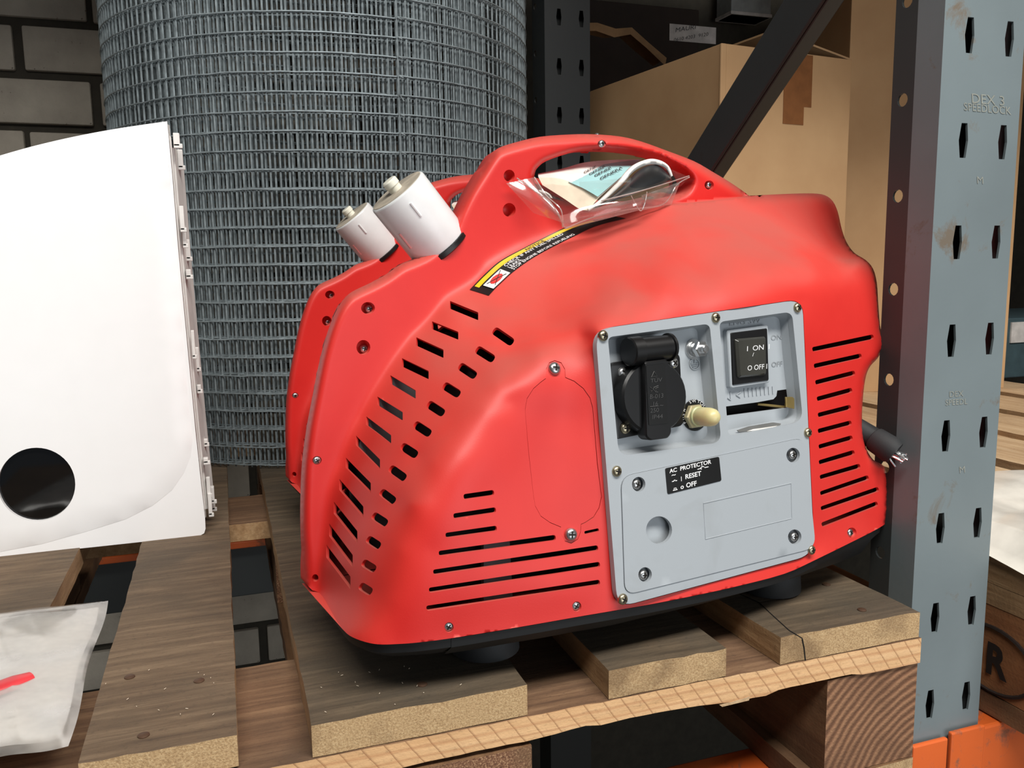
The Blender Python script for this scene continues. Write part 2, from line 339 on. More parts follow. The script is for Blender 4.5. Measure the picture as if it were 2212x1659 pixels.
# back wall of whitewashed bricks standing on mortar
WY = 1500
wall = struct(MB().box(-2600, 2700, WY+9, WY+120, -1500, 1900).build('wall_back', M['mortar']))
INV[wall.name] = (np.zeros(3), np.eye(3))
bp, bh = 275., 105.; bmesh_ = {}
for r in range(-13, 9):
    z0 = 688+(r-0)*bh - 700 + 12
    z0 = 700 + r*bh
    for c in range(-6, 4):
        x0 = -404+c*bp+(bp/2 if r % 2 else 0)
        if not (-1300 < x0 < 700 and -720 < z0 < 950): continue
        if x0 > 150 and z0 > 0: continue
        k = random.randrange(4)
        if k not in bmesh_:
            rr = random.Random(k); b = MB().box(0, bp-16+rr.uniform(-3, 3), 0, 30, 0, bh-17+rr.uniform(-3, 2))
            o = b.build('brick', M['brick'], wall, bevel=4, smooth=40); bmesh_[k] = o.data
        else:
            o = bpy.data.objects.new('brick', bmesh_[k]); COL.objects.link(o); o.parent = wall
        o.location = Vector((x0+8+random.uniform(-2, 2), WY-random.uniform(0, 4), z0+8+random.uniform(-1.5, 1.5)))*S
struct(MB().box(-3000, 3000, -3500, WY+120, -1620, -1500).build('floor', M['floor']))
struct(MB().box(-2720, -2600, -3500, WY+120, -1500, 2900).build('wall_left', M['mortar']))
struct(MB().box(2700, 2820, -3500, WY+120, -1500, 2900).build('wall_right', M['mortar']))
struct(MB().box(-3000, 3000, -3500, WY+120, 2900, 3000).build('ceiling', M['mortar']))

# slotted rack uprights
def slot_poly(cx, cz, w=8.6, h=29.):
    return [(cx-w*.33, cz-h/2), (cx+w*.42, cz-h/2), (cx+w*.62, cz), (cx+w*.42, cz+h/2), (cx-w*.33, cz+h/2), (cx-w*.58, cz)]
def upright(name, label, x0, y0, zlo, zhi, mat, mat2, slots=True):
    t = thing(name, label, 'rack post', (x0+43, y0, zlo), 0., 'rack posts')
    wdt = 90.
    holes = []
    if slots:
        z = 482.5-86.3*9
        while z < zhi-30:
            if z > zlo+20: holes += [slot_poly(28, z), slot_poly(72.5, z)]
            z += 86.3
    outer = rpoly([(0, zlo), (wdt, zlo), (wdt, zhi), (0, zhi)], 0)
    P, T, bd = cdt(outer, holes, 30, grid=False)
    b = MB()
    b.add([(x0+p[0], y0, p[1]) for p in P], [tuple(f) for f in T])
    n = len(P); b.add([(x0+p[0], y0+2.2, p[1]) for p in P], [tuple(f)[::-1] for f in T])
    b.f += [(a, c, c+n, a+n)[::-1] for a, c, k in bd]; b.m += [0]*len(bd)
    o = b.build('front_face', mat, t, world=True)
    # side webs and drilled rear flanges, both sides
    for sgn, xs in ((1, x0), (-1, x0+wdt)):
        w_ = MB(); pf = [(xs, y0), (xs-sgn*3, y0+26)]
        w_.add([(pf[0][0], pf[0][1], zlo), (pf[1][0], pf[1][1], zlo), (pf[1][0], pf[1][1], zhi), (pf[0][0], pf[0][1], zhi),
                (pf[0][0]+sgn*2, pf[0][1]+2, zlo), (pf[1][0]+sgn*2, pf[1][1], zlo), (pf[1][0]+sgn*2, pf[1][1], zhi), (pf[0][0]+sgn*2, pf[0][1]+2, zhi)],
               [(0, 1, 2, 3), (4, 7, 6, 5), (0, 4, 5, 1), (3, 2, 6, 7)])
        w_.build('side_web', mat, t, world=True)
        holes = []; z = 435-83.*10
        while z < zhi-20:
            if z > zlo+20: holes.append(ell((11.5, z), 5.4, 5.8, 14))
            z += 83.
        P, T, bd = cdt([(0, zlo), (23, zlo), (23, zhi), (0, zhi)], holes, 30, grid=False)
        f = MB(); n = len(P)
        g = lambda p, dx: (pf[1][0]+sgn*dx-sgn*p[0]*.1, pf[1][1]+p[0], p[1])
        f.add([g(p, 0) for p in P], [tuple(q) for q in T]); f.add([g(p, 2.) for p in P], [tuple(q)[::-1] for q in T])
        f.f += [(a, c, c+n, a+n)[::-1] for a, c, k in bd]; f.m += [0]*len(bd)
        f.build('drilled_flange', mat2, t, world=True)
    MB().box(x0+4, x0+wdt-4, y0+20, y0+22, zlo, zhi).build('slot_dark_backing', mat2, t, world=True)  # added dark plate, stands in for the unlit hollow behind the slots
    return t
PX = 543.
up1 = upright('rack_upright', 'blue-grey slotted steel rack post at the right, beside the pallet corner', PX, 46, -1500, 1900, M['post'], M['postd'])  # flanges coloured darker than the front, shade painted into the side faces
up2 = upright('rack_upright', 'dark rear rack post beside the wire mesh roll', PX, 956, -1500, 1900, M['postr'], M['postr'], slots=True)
def text_mesh(body, size=1., bold=0.):
    cu = bpy.data.curves.new('t', 'FONT'); cu.body = body; cu.size = size; cu.resolution_u = 3; cu.offset = bold
    o = bpy.data.objects.new('t', cu); COL.objects.link(o); dg = bpy.context.evaluated_depsgraph_get(); me = o.evaluated_get(dg).to_mesh()
    vs = [(v.co.x, v.co.y) for v in me.vertices]; fs = [tuple(p.vertices) for p in me.polygons]
    o.evaluated_get(dg).to_mesh_clear(); bpy.data.objects.remove(o); bpy.data.curves.remove(cu); return vs, fs
def lettering(lines, fn, mat, parent, name='lettering', world=True, bold=.0, label=None):
    """lines: (text, origin px, x-axis px per em, y-axis px per em) ; fn maps px -> world mm"""
    b = MB()
    for body, o, ex, ey in lines:
        vs, fs = text_mesh(body, 1., bold)
        b.add([fn(o[0]+ex[0]*x+ey[0]*y, o[1]+ex[1]*x+ey[1]*y) for x, y in vs], fs)
    ob = b.build(name, mat, parent, world=world)
    if label: ob['label'] = label
    return ob
pf = lambda px, py: on_y(px, py, 45.6)
# embossed marks on the post
emb = simple('embossed_paint', (140, 142, 134), .5)
for q in [('DEX 3', (2098, 222), (27, 2.4), (-1, -30)), ('SPEEDLOCK', (2082, 238), (19, 1.8), (-1, -24)), ('M', (2110, 396), (20, 1.6), (-1, -22)), ('M', (2072, 1022), (18, -2), (-1, -20)), ('DEX', (2050, 858), (16, -1), (0, -18)), ('SPEEDL', (2042, 876), (15, -1), (0, -18))]: lettering([q], pf, emb, up1, 'stamped_lettering')

# diagonal brace between the posts
t = thing('diagonal_brace', 'dark steel diagonal brace running down behind the red generator', 'brace', (572, 60, 690))
def yz(y0, z0, y1, z1, w, xa, xb, mat, name, par):
    d = np.array([y1-y0, z1-z0]); d = d/np.linalg.norm(d); n = np.array([-d[1], d[0]])*w/2; b = MB(); vs = []
    for X in (xa, xb):
        for s_, e in ((-1, 0), (1, 0), (1, 1), (-1, 1)):
            y, z = ((y0, z0) if e == 0 else (y1, z1)); vs.append((X, y+s_*n[0], z+s_*n[1]))
    b.add(vs, [(0, 1, 2, 3), (7, 6, 5, 4), (0, 4, 5, 1), (1, 5, 6, 2), (2, 6, 7, 3), (3, 7, 4, 0)]); return b.build(name, mat, par, world=True, bevel=2)
XB = 572.; ua, ub = on_x(1690, 0, XB), on_x(1480, 340, XB); la_, lb2 = on_x(1780, 0, XB), on_x(1560, 340, XB)
d_ = (ub-ua+lb2-la_)[1:]; d_ /= np.linalg.norm(d_); n_ = np.array([-d_[1], d_[0]]); n_ = n_ if n_[1] > 0 else -n_
hw = ((ua+ub-la_-lb2)[1:]/2)@n_/2; mid = (ua+ub+la_+lb2)[1:]/4
def bend(y): return mid+d_*((y-mid[0])/d_[0])
A0, A1 = bend(98), bend(930)
yz(A0[0], A0[1], A1[0], A1[1], 2*hw-5, XB, XB+4, M['brace'], 'web', t)
for k in (-hw+4, hw-4): q0, q1_ = A0+n_*k, A1+n_*k; yz(q0[0], q0[1], q1_[0], q1_[1], 4, XB+4, XB+26, M['brace'], 'flange', t)

# beams
def beam(label, x0, x1, y0, y1, zt, zb, conn=None, lip=False):
    t = thing('rack_beam', label, 'rack beam', ((x0+x1)/2, (y0+y1)/2, zb), 0., 'orange rack beams')
    if lip: MB().box(x0, x1, y0, y1, zt-12, zt).build('top_lip', M['beam'], t, world=True, bevel=2); MB().box(x0, x1, y0+22, y1, zb, zt-12).build('shaded_web', M['postd'], t, world=True, bevel=2)  # face below the lip is dark grey in place of shade on orange paint
    else: MB().box(x0, x1, y0, y1, zb, zt).build('beam_section', M['beam'], t, world=True, bevel=3)
    for c in conn or []: MB().box(*c).build('end_connector', M['beam'], t, world=True, bevel=1.5)
    return t
beam('scraped orange rack beam carrying the front of the pallet', -1300, 540, 46, 96, -158, -264, [(546, 588, 38, 43, -340, -155)])
beam('orange rack beam beyond the post, under the neighbouring pallet', 640, 2300, 46, 96, -158.5, -264, [(592, 634, 38, 43, -340, -151)])
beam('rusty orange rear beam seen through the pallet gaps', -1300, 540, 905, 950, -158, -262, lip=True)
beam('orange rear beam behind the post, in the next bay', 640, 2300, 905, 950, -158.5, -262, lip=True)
# upper level of the rack (above the picture): it shades the back of the bay
for a, b, w_, zs_ in ((-1300, 536, 'over the generators', 1480), (640, 2300, 'over the cardboard boxes', 1165)):
    t = thing('upper_shelf', 'board shelf level %s, just above the picture' % w_, 'shelf', ((a+b)/2, 480, zs_))
    MB().box(a, b, 44, 945, zs_+100, zs_+122).build('shelf_board', M['ply'], t, world=True); MB().box(a, b, 46, 96, zs_, zs_+98).build('front_beam', M['beam'], t, world=True)

# ------------------------------------------------------------------ pallet
def board(name, x0, x1, y0, y1, z0, z1, mats, parent, seed=0, rough=.8, skew=0., wane=None, bev=1.2, step=12):
    """board with slightly uneven edges; mats: top, end (y faces), side (x faces)"""
    r = np.random.default_rng(abs(int(seed))); nx = max(2, int((x1-x0)/step)+1); ny = max(2, min(60, int((y1-y0)/step)+1)); b = MB()
    xs = np.linspace(x0, x1, nx); ys = np.linspace(y0, y1, ny)
    e = lambda n, a: np.cumsum(r.normal(0, a*.5, n))*.35+r.normal(0, a*.45, n)
    fr = e(nx, rough); bk = e(nx, rough); lf = e(ny, rough*.8); rt = e(ny, rough*.8)
    def P(i, j, k):
        x, y = xs[i], ys[j]
        if i == 0: x += lf[j]
        if i == nx-1: x += rt[j]
        if j == 0: y += fr[i]
        if j == ny-1: y += bk[i]
        z = z1 if k else z0
        if k == 0 and wane and j == 0: z += max(0, wane(xs[i]))
        if k and (i in (0, nx-1) or j in (0, ny-1)): z -= abs(r.normal(0, rough*.5))
        return (x+skew*(y-y0), y, z)
    idx = {}
    def g(i, j, k):
        if (i, j, k) not in idx: idx[(i, j, k)] = len(b.v); b.v.append(P(i, j, k))
        return idx[(i, j, k)]
    for i in range(nx-1):
        for j in range(ny-1):
            b.f.append((g(i, j, 1), g(i+1, j, 1), g(i+1, j+1, 1), g(i, j+1, 1))); b.m.append(0)
            b.f.append((g(i, j+1, 0), g(i+1, j+1, 0), g(i+1, j, 0), g(i, j, 0))); b.m.append(0)
        for j, fl in ((0, 0), (ny-1, 1)):
            q = (g(i, j, 0), g(i+1, j, 0), g(i+1, j, 1), g(i, j, 1)); b.f.append(q[::-1] if fl else q); b.m.append(1)
    for j in range(ny-1):
        for i, fl in ((0, 1), (nx-1, 0)):
            q = (g(i, j, 0), g(i, j+1, 0), g(i, j+1, 1), g(i, j, 1)); b.f.append(q[::-1] if fl else q); b.m.append(2)
    return b.build(name, mats, parent, world=True, bevel=0)
pal = thing('wooden_pallet', 'weathered wooden pallet on the orange rack beams, under both generators', 'pallet', (80, 600, -157))
bm_ = [M['top'], M['end'], M['side']]; bmr = [M['topr'], M['end'], M['side']]
a = on_z(168, 1650, 0); b_ = on_z(509, 1599, 0)
board('deck_board', -345, -200, 0, 1200, -22, 1, bmr, pal, 1)
board('deck_board', a[0], -46.5, a[1], 1200, -22, 0, bmr, pal, 2, skew=0.0)
board('deck_board', 0, 150, 0, 1200, -23, 0, bm_, pal, 3)
board('deck_board', 213.5, 314, -1, 1200, -23, 0, bm_, pal, 4)
q1, q2 = on_z(1762, 1211, 0), on_z(1980, 1306, 0)
board('deck_board', 364, 505, 0, 1200, -23, 0, bm_, pal, 5, skew=max(-.03, min(.03, (q1[0]-q2[0])/(q1[1]-q2[1]))))
wn = lambda x: 5*max(0, math.sin((x-150)/55.))*(x > 150)*(x < 420)+4*max(0, math.sin((x+40)/90.))*(x < 200)+(2.5 if 355 < x < 440 else 0)
st = [M['string'], M['saw'], M['side']]
board('stringer_board', -345, 507, -1, 149, -46, -23.4, st, pal, 11, rough=.6, wane=wn)
board('stringer_board', -345, 505, 554, 690, -46, -23.4, [M['string'], M['side'], M['end']], pal, 12, rough=.5)
board('stringer_board', -345, 505, 1060, 1200, -46, -23.4, [M['string'], M['side'], M['end']], pal, 13, rough=.5)
for y0 in (2, 552, 1055):
    board('block', 413, 507, y0, y0+145, -134, -46.4, [M['blockside'], M['rings'], M['blockside']], pal, 20+y0, rough=.8)
    board('block', 6, 153, y0-3 if y0 == 2 else y0, y0+97, -134, -46.4, [M['blockside'], M['blockend'], M['blockside']], pal, 21+y0, rough=.8)
    board('block', -345, -245, y0, y0+145, -134, -46.4, [M['blockside'], M['blockend'], M['blockside']], pal, 22+y0, rough=.8)
for x0, x1 in ((403, 507), (6, 152), (-345, -245)): board('bottom_board', x0, x1, 0, 1200, -156.6, -134.4, [M['blockside'], M['end'], M['blockside']], pal, 31+x0, rough=.8)
for px, py in ((430, 1470), (280, 1462), (310, 1588), (912, 1478), (1862, 1317), (1785, 1262)):
    p = on_z(px, py, .4); MB().lathe(p, (0, 0, 1), [(3.6, -2), (3.8, .2), (3, .7), (.1, .9)], 12).build('nail', M['nail'], pal, world=True, smooth=40)
b = MB(); b.tube([on_z(x, y, .15) for x, y in ((1600, 1284), (1640, 1302), (1672, 1332), (1705, 1362), (1733, 1379))], .55, 4); b.tube([on_y(x, y, -.3) for x, y in ((1733, 1380), (1737, 1400), (1741, 1440))], .6, 4); b.build('crack', M['inner'], pal, world=True)
q = [on_y(x, y, -1.5) for x, y in ((1556, 1524), (1620, 1504), (1618, 1513), (1560, 1527))]; b = MB(); b.add(q+[p+np.array([0, 3., 0]) for p in q], [(0, 1, 2, 3), (7, 6, 5, 4), (0, 4, 5, 1), (1, 5, 6, 2), (2, 6, 7, 3), (3, 7, 4, 0)]); b.build('wood_sliver', M['newwood'], pal, world=True)
# small wood splinters lying on the deck
rs = random.Random(5); b = MB()
for k in range(60):
    px = rs.choice([rs.uniform(180, 500), rs.uniform(690, 1000), rs.uniform(1180, 1300)]); py = rs.uniform(1440, 1560); p = on_z(px, py, 1.0); an = rs.uniform(0, 3.1); L = rs.uniform(.5, 1.8)
    if not ((-140 < p[0] < -52 or 6 < p[0] < 142) and p[1] > 4): continue
    b.tube([p, p+np.array([math.cos(an)*L, math.sin(an)*L, .3])], .2, 4)
o = b.build('wood_splinters', M['paper']); tag(o, 'tiny pale wood splinters scattered on the dark pallet boards', 'splinters', kind='stuff')

# ------------------------------------------------------------------ generator
AL = math.radians(10.9); UD = np.array([math.cos(AL), math.sin(AL), 0]); ND = np.array([math.sin(AL), -math.cos(AL), 0])
G = np.array([6.918, 135.122, 0.])
def onv(px, py, v): d = ray(px, py); return CAM+d*((v-(CAM-G)@ND)/(d@ND))
def onvA(PX_, PY_, Vv):
    D = R_[None]*((PX_-W/2)/FPX)[:, None]-U_[None]*((PY_-H/2)/FPX)[:, None]+F_[None]; tt = (Vv-(CAM-G)@ND)/(D@ND); return CAM[None]+D*tt[:, None]
gen = thing('portable_generator', 'front red portable generator with grey control panel, standing nearest on the pallet', 'generator', G, AL, 'portable generators')
outer = [(663, 1265), (656, 1228), (651, 1180), (649, 1120), (650, 1060), (653, 1000), (662, 930), (675, 860), (691, 780), (709, 716), (728, 670), (748, 642), (768, 628), (800, 613), (833, 595), (866, 572), (892, 561), (925, 545), (960, 515), (978, 490), (990, 460), (1012, 415), (1040, 370), (1062, 336), (1078, 321), (1114, 309), (1166, 297), (1231, 292), (1280, 291.5), (1338, 296), (1385, 307), (1438, 326), (1498, 349), (1537, 371), (1577, 395), (1602, 412), (1618, 424)]
lobe_edge = [(1640, 423), (1700, 420), (1755, 419), (1782, 423), (1799, 436), (1810, 460), (1818, 495), (1828, 523), (1845, 547), (1870, 563), (1886, 582), (1894, 612), (1897, 655), (1901, 705), (1908, 735), (1907, 753), (1896, 775), (1881, 791), (1871, 812), (1865, 850), (1862, 900), (1864, 940), (1871, 970), (1886, 994), (1905, 1005), (1914, 1018), (1917, 1060), (1915, 1105), (1911, 1134)]
bottom = [(1911, 1134), (1880, 1152), (1763, 1210), (1694, 1241), (1600, 1266), (1520, 1284), (1400, 1308), (1260, 1332), (1129, 1355), (978, 1380), (900, 1390), (858, 1393), (825, 1394), (799, 1391), (770, 1382), (749, 1370), (730, 1347), (711, 1317), (698, 1294), (687, 1281), (675, 1277), (663, 1265)]
OUT = spline(outer, n=3)+spline(lobe_edge, n=3)[:-1]+spline(bottom[:-1], n=3)
OUT = densify([tuple(p) for p in OUT], 7); SKY = spline(outer+lobe_edge, n=3)
ctrl = [(687, 1279, 20), (711, 1317, 60), (749, 1371, 109), (799, 1392, 131), (858, 1392, 141), (978, 1379, 152), (1129, 1355, 162), (1260, 1332, 170), (1400, 1308, 177), (1520, 1284, 181), (1694, 1241, 182), (1763, 1210, 181), (1850, 1165, 176), (1911, 1134, 168),
 (698, 1190, 22), (725, 1225, 56), (757, 1265, 88), (778, 1267, 104), (802, 1282, 118), (850, 1300, 138), (920, 1310, 149), (1050, 1290, 158), (1200, 1280, 167),
 (710, 1110, 22), (745, 1130, 55), (772, 1160, 84), (794, 1168, 100), (820, 1183, 116), (865, 1190, 136), (930, 1190, 148), (1050, 1180, 156),
 (738, 1002, 22), (770, 1025, 54), (801, 1056, 82), (823, 1066, 97), (852, 1085, 114), (890, 1090, 134), (940, 1080, 145), (1050, 1060, 152),
 (780, 905, 22), (812, 925, 52), (845, 951, 78), (867, 966, 94), (900, 986, 112), (935, 1000, 132), (985, 985, 143), (1080, 950, 148),
 (830, 815, 22), (865, 835, 50), (898, 854, 72), (924, 875, 90), (958, 895, 110), (1000, 915, 132), (1050, 890, 140),
 (892, 730, 22), (925, 748, 46), (958, 766, 66), (992, 794, 88), (1027, 814, 108), (1075, 838, 134), (1120, 830, 141),
 (965, 650, 22), (1000, 668, 42), (1033, 685, 56), (1065, 714, 80), (1107, 742, 102), (1165, 765, 133), (1190, 775, 140),
 (1050, 575, 20), (1085, 610, 40), (1130, 650, 66), (1180, 690, 96), (1235, 718, 128), (1260, 730, 138),
 (1133, 520, 18), (1185, 537, 32), (1230, 580, 60), (1280, 630, 98), (1340, 652, 132), (1350, 672, 141),
 (1235, 480, 18), (1264, 501, 30), (1320, 540, 62), (1380, 590, 104), (1440, 625, 138), (1450, 648, 146),
 (1340, 455, 24), (1400, 449, 34), (1500, 440, 44), (1600, 430, 48), (1700, 427, 48), (1780, 430, 44),
 (1500, 500, 80), (1620, 495, 82), (1740, 490, 80), (1530, 560, 112), (1660, 550, 116), (1780, 540, 108),
 (1560, 606, 142), (1657, 594, 143), (1760, 580, 138), (1850, 567, 124), (1560, 628, 150), (1657, 618, 151), (1760, 605, 148), (1850, 595, 135),
 (1290, 715, 152), (1500, 680, 155), (1730, 652, 154), (1300, 860, 160), (1312, 1000, 165), (1325, 1150, 170), (1340, 1305, 175), (1740, 800, 160), (1750, 930, 165), (1755, 1060, 171), (1760, 1190, 177), (1550, 1000, 166), (1500, 800, 159), (1500, 1200, 173),
 (1825, 650, 149), (1888, 650, 140), (1840, 760, 155), (1900, 745, 146), (1830, 900, 161), (1862, 900, 156), (1830, 1020, 168), (1905, 1040, 162), (1850, 1120, 172), (1880, 585, 126), (1805, 450, 44), (1822, 515, 66), (1843, 550, 98), (1875, 570, 120),
 (1215, 800, 145), (1215, 900, 150), (1215, 1000, 155), (1230, 1150, 162), (1100, 870, 142), (1130, 1000, 151), (1130, 1200, 160),
 (600, 1100, -30), (620, 900, -40), (680, 700, -50), (800, 560, -50), (950, 450, -50), (1100, 400, -40), (1250, 380, -20), (1350, 400, 0), (750, 800, -20), (680, 1000, -10), (670, 1150, -5), (1000, 560, -20), (870, 680, -20)]
ctrl = np.array(ctrl, float)
class TPS:
    def __init__(s, c, reg=20.):
        s.c = c[:, :2]/1000; n = len(c); K = s.k(s.c, s.c)+np.eye(n)*reg*1e-5; P = np.hstack([np.ones((n, 1)), s.c]); A = np.zeros((n+3, n+3)); A[:n, :n] = K; A[:n, n:] = P; A[n:, :n] = P.T
        s.w = np.linalg.solve(A, np.concatenate([c[:, 2], np.zeros(3)]))
    def k(s, a, b): d = np.linalg.norm(a[:, None]-b[None], axis=2); return d*d*np.log(d+1e-9)
    def __call__(s, X, Y): q = np.stack([X, Y], 1)/1000; return s.k(q, s.c)@s.w[:-3]+s.w[-3]+q@s.w[-2:]
tps = TPS(ctrl)
top_line = [(1325, 461), (1360, 455), (1400, 449), (1450, 444), (1500, 439), (1550, 434), (1600, 429), (1630, 425.5)]
SPV = 22.
spine_region = [(600, 1300), (600, 250), (1700, 250), (1640, 423.5), (1629, 424.2), (1600, 427.7), (1550, 432.7), (1500, 437.7), (1450, 442.7), (1400, 447.7), (1360, 453.7), (1325, 459.7), (1250, 470), (1100, 500)]
hole_top = z4((240, 290), (258, 258), (300, 226), (400, 190), (520, 163), (700, 160), (850, 180), (950, 213), (1050, 268), (1088, 318), (1083, 360), (1045, 400), (940, 428), (760, 440), (560, 448), (400, 440), (290, 410), (240, 350))
HANDLE = densify(spline(hole_top, True, 3), 7)
def depth(X, Y):
    L = tps(X, Y); k = 9.
    v = .5*(SPV+L+np.sqrt((SPV-L)**2+k*k))-.8
    sp = inside(spine_region, X, Y); up = sp & (X > 1310); v = np.where(up, SPV, v)
    d = segdist(SKY, X, Y, False)
    rr = np.clip((Y-430)/200, 0, 1)*(X > 1650); wd = 24.-8*rr; rd = (21.-11*rr)*np.where((X < 800) & (Y > 1180), np.clip((1290-Y)/100, .15, 1), 1.)
    q = np.clip(1-d/wd, 0, 1); fall = rd*(1-np.sqrt(np.clip(1-q**2.2, 0, 1)))
    v = v-fall
    dh = segdist(HANDLE, X, Y); q = np.clip(1-dh/14., 0, 1); v = v-10*(1-np.sqrt(np.clip(1-q*q, 0, 1)))*(v < 40)
    return v
def shell_pt(px, py, off=0.):
    P = shell_pts(np.array([px]), np.array([py]), off); return P[0]
def shell_pts(X, Y, off=0.):
    v = depth(X, Y); P = onvA(X, Y, v)
    if np.ndim(off) or off:
        n = shell_nrm(X, Y); P = P+n*(off[:, None] if np.ndim(off) else off)
    return P
def shell_nrm(X, Y):
    e = 3.; a = onvA(X+e, Y, depth(X+e, Y)); b = onvA(X-e, Y, depth(X-e, Y)); c = onvA(X, Y+e, depth(X, Y+e)); d = onvA(X, Y-e, depth(X, Y-e))
    n = np.cross(a-b, d-c); n /= np.linalg.norm(n, axis=1)[:, None]+1e-9
    flip = (n@(-F_)) < 0; n[flip] *= -1; return n
def bar(a, b, th, ends=4):
    a, b = arr(a), arr(b); d = (b-a)/np.linalg.norm(b-a); n = np.array([-d[1], d[0]])*th/2
    return rpoly([tuple(a-n), tuple(b-n), tuple(b+n), tuple(a+n)], th*.42, 3)
def para(a, b, h):     # louvre with upright ends
    return rpoly([(a[0], a[1]-h/2), (b[0], b[1]-h/2), (b[0], b[1]+h/2), (a[0], a[1]+h/2)], 1.6, 2)
slots = []
R3 = [((1140, 315), (1445, 250)), ((1148, 398), (1385, 345)), ((1155, 480), (1352, 430)), ((1163, 562), (1338, 515)), ((1168, 642), (1332, 600)), ((1168, 722), (1335, 678)), ((1172, 800), (1340, 752)), ((1173, 878), (1350, 825)), ((1178, 952), (1378, 893)), ((1180, 1033), (1420, 950)), ((1183, 1108), (1470, 1008)), ((1187, 1188), (1465, 1080))]
for a, b in R3: a, b = z3(a, b); slots.append(bar(a, b, 10.5))
for a, b in [((1060, 742), (1225, 718)), ((1005, 847), (1235, 812)), ((962, 952), (1240, 912)), ((925, 1050), (1560, 962)), ((895, 1152), (1790, 1018)), ((872, 1250), (1800, 1108)), ((858, 1348), (1800, 1205))]: a, b = z2(a, b); slots.append(bar(a, b, 11.5))
slots.append(bar(*z2((1716, 937), (1794, 920)), 7))
for a, b, h in [((972, 660), (1033, 685), 15), ((933, 704), (990, 727), 15), ((899, 739), (958, 766), 16), ((868, 784), (926, 812), 16), ((843, 821), (898, 854), 16), ((815, 867), (870, 901), 16), ((791, 910), (845, 951), 16), ((769, 953), (821, 1005), 18), ((747, 1001), (801, 1056), 18), ((733, 1048), (785, 1108), 19), ((721, 1098), (772, 1162), 20), ((711, 1146), (762, 1214), 20), ((705, 1192), (757, 1261), 20)]: slots.append(para(a, b, h+2+max(0, a[1]-900)*.02))
for a, b in [((1066, 714), (1108, 743)), ((1029, 755), (1067, 779)), ((992, 791), (1028, 815)), ((958, 833), (993, 855)), ((924, 873), (959, 896)), ((895, 917), (930, 940)), ((867, 964), (901, 986)), ((842, 1012), (876, 1036)), ((822, 1063), (853, 1086)), ((805, 1114), (836, 1134)), ((793, 1165), (821, 1183)), ((783, 1216), (811, 1233)), ((777, 1266), (803, 1282))]: slots.append(bar(a, b, 18.5))
bolts = [((795, 667), 15, 13), ((785, 752), 15, 16), ((1100, 381), 12, 13), ((1100, 455), 14, 15), ((685, 996), 10, 9), ((1300, 312), 9, 8), ((1532, 401), 10, 10), ((681, 1250), 7, 8)]
fscrew = [(970, 1357), (1246, 1312), (1840, 1152)]
hatch = z2((1507, 100), (1508, 50), (1525, 15), (1555, 3), (1590, 15), (1610, 50), (1613, 95), (1660, 115), (1710, 155), (1745, 205), (1760, 260), (1785, 560), (1808, 740), (1795, 800), (1765, 850), (1720, 880), (1697, 890), (1695, 930), (1680, 970), (1645, 992), (1610, 980), (1592, 945), (1590, 905), (1530, 880), (1480, 845), (1450, 790), (1440, 730), (1415, 500), (1395, 270), (1405, 210), (1440, 155), (1480, 120))
panel_out = rpoly([(1286, 714), (1733, 648), (1759, 1199), (1334, 1314)], [42, 34, 38, 38], 7)
def grow(poly, d):
    c = np.mean(poly, 0); out = []
    for p in poly: q = arr(p)-c; out.append(tuple(c+q*(1+d/np.linalg.norm(q))))
    return out
